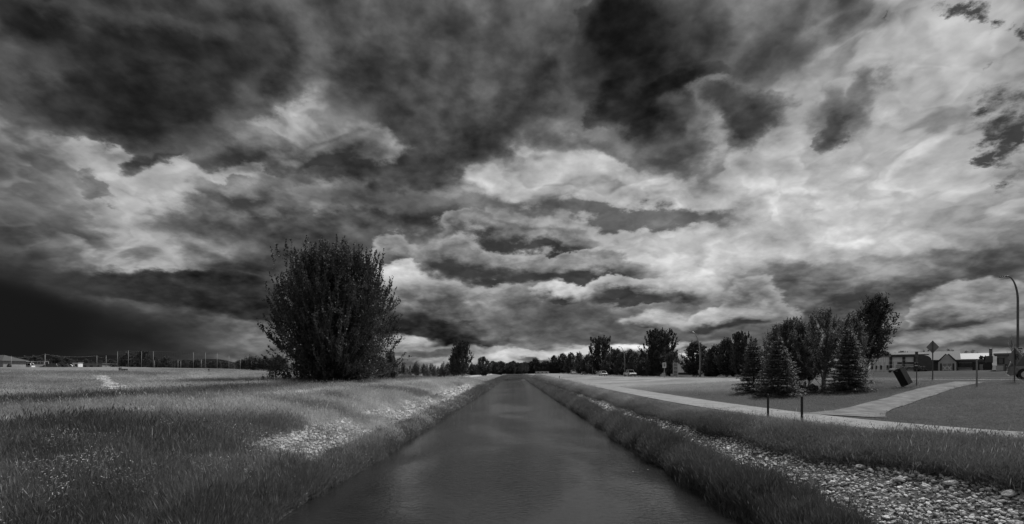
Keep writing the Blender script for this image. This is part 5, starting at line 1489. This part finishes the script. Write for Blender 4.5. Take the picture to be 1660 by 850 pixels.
b = MB(); b.box((bx(.19), 7, Hb + .1), (Wb * .38, 14.1, .2)); b.build('roof', roof_pale, t)
for fr in (.375, .605, .80, .997):
    b = MB(); b.box((bx(fr), -.08, Hb / 2), (.35, .2, Hb + .02)); b.build('pilaster', trim_dark, t)
b = MB(); b.box((bx(.69), -.05, Hb * .62), (Wb * .4, .16, .28)); b.build('beam', trim_dark, t)
for k_, fr in enumerate((.035, .11, .20, .315)):
    b = MB(); b.box((bx(fr), -.012, Hb * .36), (.26, .06, .72)); f_ = b.build('window', trim_dark, t)
    b = MB(); b.box((bx(fr), -.045, Hb * .36), (.18, .03, .62)); b.build('pane', glass_dark, f_)
b = MB(); b.box((bx(.70), -.03, Hb * .28), (3.4, .08, Hb * .52)); d_ = b.build('loading_door', pale_wall, t)
for k_ in range(5):
    b = MB(); b.box((bx(.70), -.085, Hb * (.06 + .1 * k_)), (3.3, .03, .05)); b.build('door_rib', grey_wall, d_)
for k_ in range(9):      # cladding seams
    b = MB(); b.box((bx(.03 + .04 * k_ * 1.05), -.006, Hb / 2), (.05, .03, Hb * .98)); b.build('cladding_seam', pale_wall, t)
# chain fence in front of the warehouse
x0, x1 = (1412 - 835) / F * 76, (1470 - 835) / F * 76
t = thing('yard_fence', 'thin wire fence on posts along the front of the white warehouse', 'fence', (x0, 76, H(x0, 76)))
for k_ in range(9):
    xx = (x1 - x0) * k_ / 8; zz = H(x0 + xx, 76) - H(x0, 76)
    b = MB(); b.tube([(xx, 0, zz - .1), (xx, 0, zz + 1.5)], .022, 6); b.build('post', steel, t)
for k_ in range(3):
    b = MB(); b.tube([(0, 0, .5 + .58 * k_), ((x1 - x0), 0, .5 + .58 * k_ + H(x1, 76) - H(x0, 76))], .008, 4); b.build('rail', steel, t)
# gabled shed
Yc = 74
t, Wb, Hb, s = bldg('gabled_shed', 'dark roofed barn like shed with a pale gable and crossed white doors', 1502, 1553, Yc, 585)
b = MB(); b.box((0, 5, Hb / 2), (Wb, 10, Hb)); b.build('wall', dark_wall, t)
b = MB(); b.prism([(-.4, Hb - .1), (-.4, Hb + .12), (5, Hb + 1.5), (10.4, Hb + .12), (10.4, Hb - .1)], 'x', -Wb / 2 - .3, Wb / 2 + .3); b.build('roof', roof_dark, t)
gx = -Wb / 2 + Wb * .66; gw = 22 * s
b = MB(); b.prism([(gx - gw / 2, 0), (gx + gw / 2, 0), (gx + gw / 2, Hb - .25), (gx, Hb + .9), (gx - gw / 2, Hb - .25)], 'y', -1.2, -.02); b.build('gable', pale_wall, t)
for sgn in (-1, 1):
    b = MB(); a_ = math.atan2(1.15, gw / 2); b.box((gx + sgn * gw / 4 * 1.12, -.65, Hb + .42), (gw / 2 * 1.35, 1.5, .14), np.array(Matrix.Rotation(sgn * a_, 3, 'Y'))); b.build('gable_roof', roof_dark, t)
    dw = 4.2 * s
    b = MB(); b.box((gx + sgn * (dw / 2 + .06), -1.24, Hb * .38), (dw, .08, Hb * .74)); d_ = b.build('door', grey_wall, t)
    for q in (-1, 1):
        b = MB(); an = math.atan2(Hb * .30, dw); b.box((gx + sgn * (dw / 2 + .06), -1.30 - .004 * (q > 0), Hb * .38), (math.hypot(dw, Hb * .36) * .9, .03, .16), np.array(Matrix.Rotation(q * an, 3, 'Y'))); b.build('brace', white_paint, d_)
    b = MB(); b.box((gx + sgn * (dw + .3), -1.24, Hb * .38), (.18, .1, Hb * .78)); b.build('door_frame', trim_dark, t)
# long low building
Yd = 76
t, Wb, Hb, s = bldg('long_low_building', 'long low building with a pale sheet roof and one dark doorway', 1549, 1600, Yd, 583.5)
b = MB(); b.box((0, 5, Hb / 2), (Wb, 10, Hb)); b.build('wall', grey_wall, t)
b = MB(); b.prism([(-.5, Hb - .1), (-.5, Hb + .1), (5, Hb + 1.1), (10.5, Hb + .1), (10.5, Hb - .1)], 'x', -Wb / 2 - .3, Wb / 2 + .3); b.build('roof', roof_pale, t)
b = MB(); b.box((Wb * .29, -.03, Hb * .42), (1.7, .1, Hb * .8)); b.build('doorway', trim_dark, t)
b = MB(); b.box((Wb * .44, -.03, Hb * .4), (1.2, .1, Hb * .5)); b.build('door', pale_wall, t)
for q in (-.38, -.22, -.05, .1):
    b = MB(); b.box((Wb * q, -.02, Hb * .60), (1.4, .06, .8)); f_ = b.build('window', pale_wall, t)
    b = MB(); b.box((Wb * q, -.06, Hb * .60), (1.2, .03, .62)); b.build('pane', glass_dark, f_)
b = MB(); b.box((-Wb * .1, -.01, Hb * .17), (Wb * .55, .08, Hb * .3)); b.build('skirting_wall', pale_wall, t)
# shed at the right edge
Ye = 60
t, Wb, Hb, s = bldg('roadside_shed', 'pale flat roofed shed with one tall dark window behind the parked vehicle', 1616, 1662, Ye, 575)
b = MB(); b.box((0, 4, Hb / 2), (Wb, 8, Hb)); b.build('wall', grey_wall, t)
b = MB(); b.box((0, 3.8, Hb + .08), (Wb + .6, 8.8, .16)); b.build('roof', roof_pale, t)
b = MB(); b.box((-Wb * .36, -.03, Hb * .66), (9 * s, .1, 10 * s)); f_ = b.build('window', trim_dark, t)
b = MB(); b.box((-Wb * .36, -.09, Hb * .66), (5 * s, .04, 8.6 * s)); b.build('pane', glass_dark, f_)
b = MB(); b.box((-Wb * .02, -.03, Hb * .26), (12 * s, .1, Hb * .46)); b.build('doorway', trim_dark, t)
b = MB(); b.box((-Wb * .40, -.02, Hb * .20), (9 * s, .08, Hb * .38)); b.build('lower_panel', pale_wall, t)
# digger parked between the two buildings
x, y, z = at(1601, 68); s = y / F
t = thing('excavator', 'dark excavator with its boom folded upright between the low building and the shed', 'excavator', (x, y, z), face_cam(x, y))
t.scale = (math.cos(math.atan2(x, y)), 1, 1)
for sgn in (-1, 1):
    b = MB(); b.prism([(-8 * s, .5), (-7 * s, .05), (7 * s, .05), (8 * s, .5), (7 * s, .95), (-7 * s, .95)], 'y', sgn * .9 - .25, sgn * .9 + .25); b.build('track', trim_dark, t)
b = MB(); b.box((2.5 * s, 0, 1.45), (12 * s, 2.0, .95)); b.build('body', grey_paint, t, bevel=.08)
b = MB(); b.box((5 * s, -.4, 2.35), (5.5 * s, 1.0, 1.1)); cb = b.build('cab', grey_paint, t, bevel=.06)
b = MB(); b.box((5 * s, -.92, 2.45), (4.2 * s, .04, .7)); b.build('cab_window', glass_dark, cb)
b = MB(); b.tube([(-3 * s, 0, 1.4), (-5 * s, 0, 10 * s + 1), (-7.5 * s, 0, 20.5 * s)], [.34, .30, .26], 6); b.build('boom', trim_dark, t)
b = MB(); b.tube([(-7.5 * s, 0, 20.5 * s), (-13 * s, 0, 21.5 * s)], [.26, .3], 6); b.build('arm', trim_dark, t)
b = MB(); b.prism([(-14.5 * s, 22 * s), (-11 * s, 22.5 * s), (-10.5 * s, 18.5 * s), (-13.5 * s, 18 * s)], 'y', -.45, .45); b.build('bucket', trim_dark, t)
# parked machines and clutter in the yard
for px, Yq, w_, h_, lab in [(1447, 72, 1.4, .5, 'low white car shaped load on a trailer in front of the warehouse'), (1476, 73, 4.0, .8, 'row of dark farm implements in front of the loading bays'), (1493, 72, 2.4, .9, 'dark implement stack nearest the gabled shed')]:
    x, y, z = at(px, Yq); t = thing('yard_trailer', lab, 'trailer', (x, y, z), face_cam(x, y), None, .6)
    b = MB(); b.box((0, 0, .45), (w_, 1.2, .12)); b.build('deck', trim_dark, t, bevel=.02)
    b = MB()
    for k_ in range(int(w_ * 2)): b.box((-w_ / 2 + .3 + k_ * .48, rnd.uniform(-.3, .3), .64 + h_ * rnd.uniform(.15, .4)), (.4, .6, h_ * rnd.uniform(.4, .9)), rotz(rnd.uniform(-.4, .4)))
    b.build('load', white_paint if px == 1447 else grey_paint, t, bevel=.03)
    for q in (-.35, .35):
        b = MB(); b.tube([(w_ * q, -.75, .3), (w_ * q, -.55, .3)], .3, 12); b.build('wheel', rubber, t, True)
x, y, z = at(1496.5, 73)
t = thing('round_hay_shelter', 'dark arched canopy beside the gabled shed', 'canopy', (x, y, z), face_cam(x, y))
b = MB(); b.prism([(.95 * math.cos(a), 1.5 + .8 * math.sin(a)) for a in np.linspace(0, math.pi, 12)] + [(-.95, 0), (.95, 0)], 'y', 0, .8); b.build('cover', dark_wall, t)
# building glimpsed behind the trees beyond the road
Yg = 124
t, Wb, Hb, s = bldg('low_white_building', 'pale low building glimpsed between the pylon sign and the tall street lamp', 1099, 1136, Yg, 590)
b = MB(); b.box((0, 5, Hb / 2), (Wb, 10, Hb)); b.build('wall', white_wall, t)
b = MB(); b.box((0, 5, Hb + .15), (Wb + .5, 10.5, .3)); b.build('roof', grey_wall, t)
b = MB(); b.box((0, -.05, Hb * .32), (Wb * .98, .1, .5)); b.build('window_band', trim_dark, t)
for px0, px1, Y_, tp, lab in [(995, 1016, 210, 602, 'pale low wall seen under the trees behind the white pickup'), (1025, 1060, 175, 602, 'pale low building seen under the branches of the spiky topped tree'), (1160, 1260, 135, 600, 'pale low building seen under the trees left of the island'), (868, 890, 400, 602.5, 'low pale roof at the far end of the right bank')]:
    t, Wb, Hb, s = bldg('distant_building', lab, px0, px1, Y_, tp)
    b = MB(); b.box((0, 4, Hb / 2), (Wb, 8, Hb)); b.build('wall', pale_wall, t)
    b = MB(); b.box((0, 4, Hb + .1), (Wb + .4, 8.4, .2)); b.build('roof', grey_wall, t)
    for q in (-.3, 0, .3):
        b = MB(); b.box((Wb * q, -.03, Hb * .55), (1.0, .1, .7)); b.build('window', trim_dark, t)

# --- culvert bridge closing the canal
t = thing('culvert_bridge', 'low concrete bridge crossing the far end of the canal', 'bridge', (0, 330, 0))
b = MB(); b.box((0, 0, -.45), (13, 4, .5)); b.build('deck', concrete, t, bevel=.03)
for sgn in (-1, 1):
    b = MB(); b.box((sgn * 5.2, 0, -1.9), (1.4, 4, 2.4)); b.build('abutment', concrete, t)
b = MB(); b.box((0, -2.1, -.1), (13, .12, .08)); b.build('rail', steel_dark, t)
for k_ in range(7):
    b = MB(); b.box((-6 + 2 * k_, -2.1, -.2), (.1, .1, .5)); b.build('rail_post', steel_dark, t)
# weed boom across the water
t = thing('floating_boom', 'thin dark floating line across the canal near its far end', 'boom', (0, 222, WATER))
b = MB(); b.tube([(-5.3, 0, .03), (-2, -.6, .03), (2, -.5, .03), (5.3, .2, .03)], .14, 6); b.build('float_line', trim_dark, t, True)
# marker posts along the footpath
for px, py, lab in [(867.5, 610, 'small dark marker post furthest along the footpath'), (907, 614, 'small dark marker post beside the footpath, nearer of the two')]:
    x, y, z = hit(px, py); t = thing('marker_post', lab, 'post', (x, y, z)); b = MB(); b.box((0, 0, .25), (.16, .16, .7)); b.build('post', trim_dark, t); b = MB(); b.box((0, 0, .63), (.2, .2, .06)); b.build('cap', trim_dark, t)

# --- left distance: net poles, vehicles, house, bench
Yn = 175
def pole(px, top, base, lab, Y=Yn, grp='poles of the tall net across the left field', name='net_pole', r=.085):
    x, y, z = at(px, Y); hgt = EYE - (top - 603) * Y / F - z
    t = thing(name, lab, 'pole', (x, y, z), 0, grp)
    b = MB(); b.tube([(0, 0, -.3), (0, 0, hgt)], [r, r * .7], 6); b.build('shaft', grey_wall, t, True)
    b = MB(); b.box((0, 0, hgt + .05), (r * 2.4, r * 2.4, .12)); b.build('cap', steel, t)
    return (x, y, z + hgt)
tops = []
for px, tp in [(157, 577), (172, 577), (190.5, 570), (208, 569), (229.4, 570.5), (248.5, 570), (313.5, 571.5), (333, 571.5), (352, 573), (371, 577.5), (389.5, 582), (397.6, 578)]:
    tops.append(pole(px, tp, 597, 'slim grey pole holding up the tall net across the left field'))
for px, tp in [(250.4, 585), (288.5, 584), (293, 586), (326.5, 583), (407.5, 586)]:
    pole(px, tp, 598, 'shorter grey pole standing in front of the tall net', grp='shorter poles in front of the net', Y=165)
t = thing('range_net', 'tall thin net strung between the grey poles across the left field', 'net', (0, 0, 0))
nt = [p for p in tops if p[0] > (180 - 835) / F * Yn - 1 and p[0] < (395 - 835) / F * Yn]
b = MB(); b.tube(nt, .03, 3, False); b.build('top_cable', steel_dark, t)
net = MB()
for a_, c_ in zip(nt[:-1], nt[1:]):
    za, zc_ = H(a_[0], Yn), H(c_[0], Yn)
    n_ = max(3, int((c_[0] - a_[0]) / .8))
    for k_ in range(n_):
        u = k_ / n_; xx = a_[0] + (c_[0] - a_[0]) * u; net.box((xx, Yn, (za + a_[2]) / 2), (.012, .012, (a_[2] + (c_[2] - a_[2]) * u) - za))
    for k_ in range(1, 12):
        u = k_ / 12; net.tube([(a_[0], Yn, za + (a_[2] - za) * u), (c_[0], Yn, zc_ + (c_[2] - zc_) * u)], .007 if k_ != 6 else .03, 3, False)
nn = net.build('netting', steel_dark, t); nn['kind'] = 'stuff'
# power line on wooden poles
pts = []
for px, tp, lab in [(-40, 579, 'wooden power pole just outside the left edge'), (18, 578, 'wooden power pole by the house roof at far left'), (73, 574.5, 'wooden power pole right of the parked vehicles')]:
    pts.append(pole(px, tp, 598, lab, Y=160, grp=None, name='power_pole', r=.11))
pts.append(tops[0]); pts.append(tops[1])
t = thing('power_line', 'thin power cable slung from pole to pole at far left', 'cable', pts[0])
b = MB(); pp = []
for a_, c_ in zip(pts[:-1], pts[1:]):
    for k_ in range(6):
        u = k_ / 6; pp.append(tuple(np.array(a_) * (1 - u) + np.array(c_) * u - np.array(pts[0]) - np.array([0, 0, 1.2 * u * (1 - u) * 4 * .5])))
b.tube(pp, .022, 3, False); b.build('cable', steel, t)
# far lane beyond the field
LN = catmull([hit(-120, 601.5)[:2] + (), hit(0, 601.3)[:2], hit(90, 601)[:2], hit(180, 600.6)[:2]], 8)
lane = obj('far_lane', strip('far_lane', dense([(-330, 128), (-160, 140), (-125, 148), (-100, 152)], 3.0), 1.3, concrete, .06, 3)); tag(lane, kind='structure')
# parked vehicles row
specs = [(24, 'van', car_white, 'white camper van, leftmost of the parked vehicles'), (34, 'van', car_white, 'white van second among the parked vehicles'), (42, 'suv', car_white, 'pale car third among the parked vehicles'),
         (49, 'van', car_white, 'white van in the middle of the parked vehicles'), (56, 'sedan', car_dark, 'dark car between white vehicles in the far lot'), (64, 'van', car_white, 'white van right of the dark car'),
         (77, 'sedan', car_dark, 'dark car right of the power pole'), (84, 'suv', car_dark, 'darker car next to the right end of the parked row'), (103, 'sedan', car_dark, 'lone dark car in the far lot'), (110, 'suv', car_dark, 'last dark car at the right end of the far lot')]
for px, k_, m_, lab in specs:
    x, y, z = at(px, 185 + rnd.uniform(-6, 6))
    car('parked_car', lab, (x, y, z), rnd.choice([0.1, 3.2]) + rnd.uniform(-.2, .2), m_, L=4.7 if k_ != 'van' else 5.6, W=1.9, Hh={'van': 2.6, 'suv': 1.8, 'sedan': 1.5}[k_], kind=k_)
x, y, z = at(-22, 170)
t = thing('house', 'low house at the left edge with a dark hipped roof over pale walls', 'house', (x, y, z - .2))
b = MB(); b.box((0, 4, 1.3), (11, 8, 2.6)); b.build('wall', grey_wall, t)
b = MB(); b.add([(-6.2, -1, 2.6), (6.2, -1, 2.6), (6.2, 9, 2.6), (-6.2, 9, 2.6), (-2, 4, 4.6), (2, 4, 4.6)], [(3, 2, 1, 0), (0, 1, 5, 4), (2, 3, 4, 5), (1, 2, 5), (3, 0, 4)]); b.build('roof', roof_dark, t)
for q in (-3.2, 0, 3.2):
    b = MB(); b.box((q, -.03, 1.4), (1.3, .1, 1.1)); f_ = b.build('window', trim_dark, t)
    b = MB(); b.box((q, -.09, 1.4), (1.1, .03, .9)); b.build('pane', glass_dark, f_)
x, y, z = at(122, 190)
t = thing('shed', 'small white hut standing in the distance left of the net', 'shed', (x, y, z))
b = MB(); b.box((0, 1, 1.1), (2.2, 2, 2.3)); b.build('wall', white_wall, t)
b = MB(); b.box((0, 1, 2.35), (2.6, 2.4, .16)); b.build('roof', grey_wall, t)
b = MB(); b.box((.3, -.03, .9), (.8, .08, 1.8)); b.build('door', trim_dark, t)
for px, w_, lab in [(98, 16, 'long pale low building behind the far lot'), (148, 10, 'low pale building near the start of the net')]:
    x, y, z = at(px, 235)
    t = thing('distant_building', lab, 'building', (x, y, z))
    b = MB(); b.box((0, 4, 1.1), (w_, 8, 2.4)); b.build('wall', grey_wall, t)
    b = MB(); b.box((0, 4, 2.4), (w_ + .8, 8.8, .25)); b.build('roof', roof_pale, t)
    for q in (-.3, 0, .3):
        b = MB(); b.box((w_ * q, -.03, 1.2), (1.4, .08, .9)); b.build('window', trim_dark, t)
x, y, z = hit(202, 603.5)
t = thing('picnic_table', 'small dark picnic table at the top of the pale spillway', 'table', (x, y, z), .2)
s = y / F
b = MB(); b.box((0, 0, .75), (6.5 * s, .8, .07)); b.build('tabletop', trim_dark, t)
for sgn in (-1, 1):
    b = MB(); b.box((0, sgn * .7, .45), (6.3 * s, .28, .05)); b.build('bench_seat', trim_dark, t)
    b = MB(); b.box((sgn * 2.3 * s, 0, .38), (.1, 1.3, .76)); b.build('leg', trim_dark, t)
x, y, z = hit(195, 603); t = thing('waste_bin', 'dark round bin standing left of the picnic table', 'bin', (x, y, z))
b = MB(); b.tube([(0, 0, 0), (0, 0, .9)], [.3, .34], 12); b.build('drum', trim_dark, t, True); b = MB(); b.tube([(0, 0, .9), (0, 0, 1.0)], [.36, .3], 12); b.build('lid', trim_dark, t, True)
sp_ = hit(187, 605.5); t2 = obj('concrete_apron', strip('concrete_apron', [(sp_[0] - 2.2, sp_[1] - .5), (sp_[0], sp_[1]), (sp_[0] + 2.2, sp_[1] + .5)], 1.6, concrete, .05, 5)); tag(t2, kind='structure')
x, y, z = hit(338.5, 605); t = thing('field_marker', 'short dark stake standing alone in the left field', 'stake', (x, y, z)); b = MB(); b.box((0, 0, .35), (.25, .2, .9)); b.build('post', trim_dark, t); b = MB(); b.box((0, 0, .83), (.3, .25, .06)); b.build('cap', trim_dark, t)
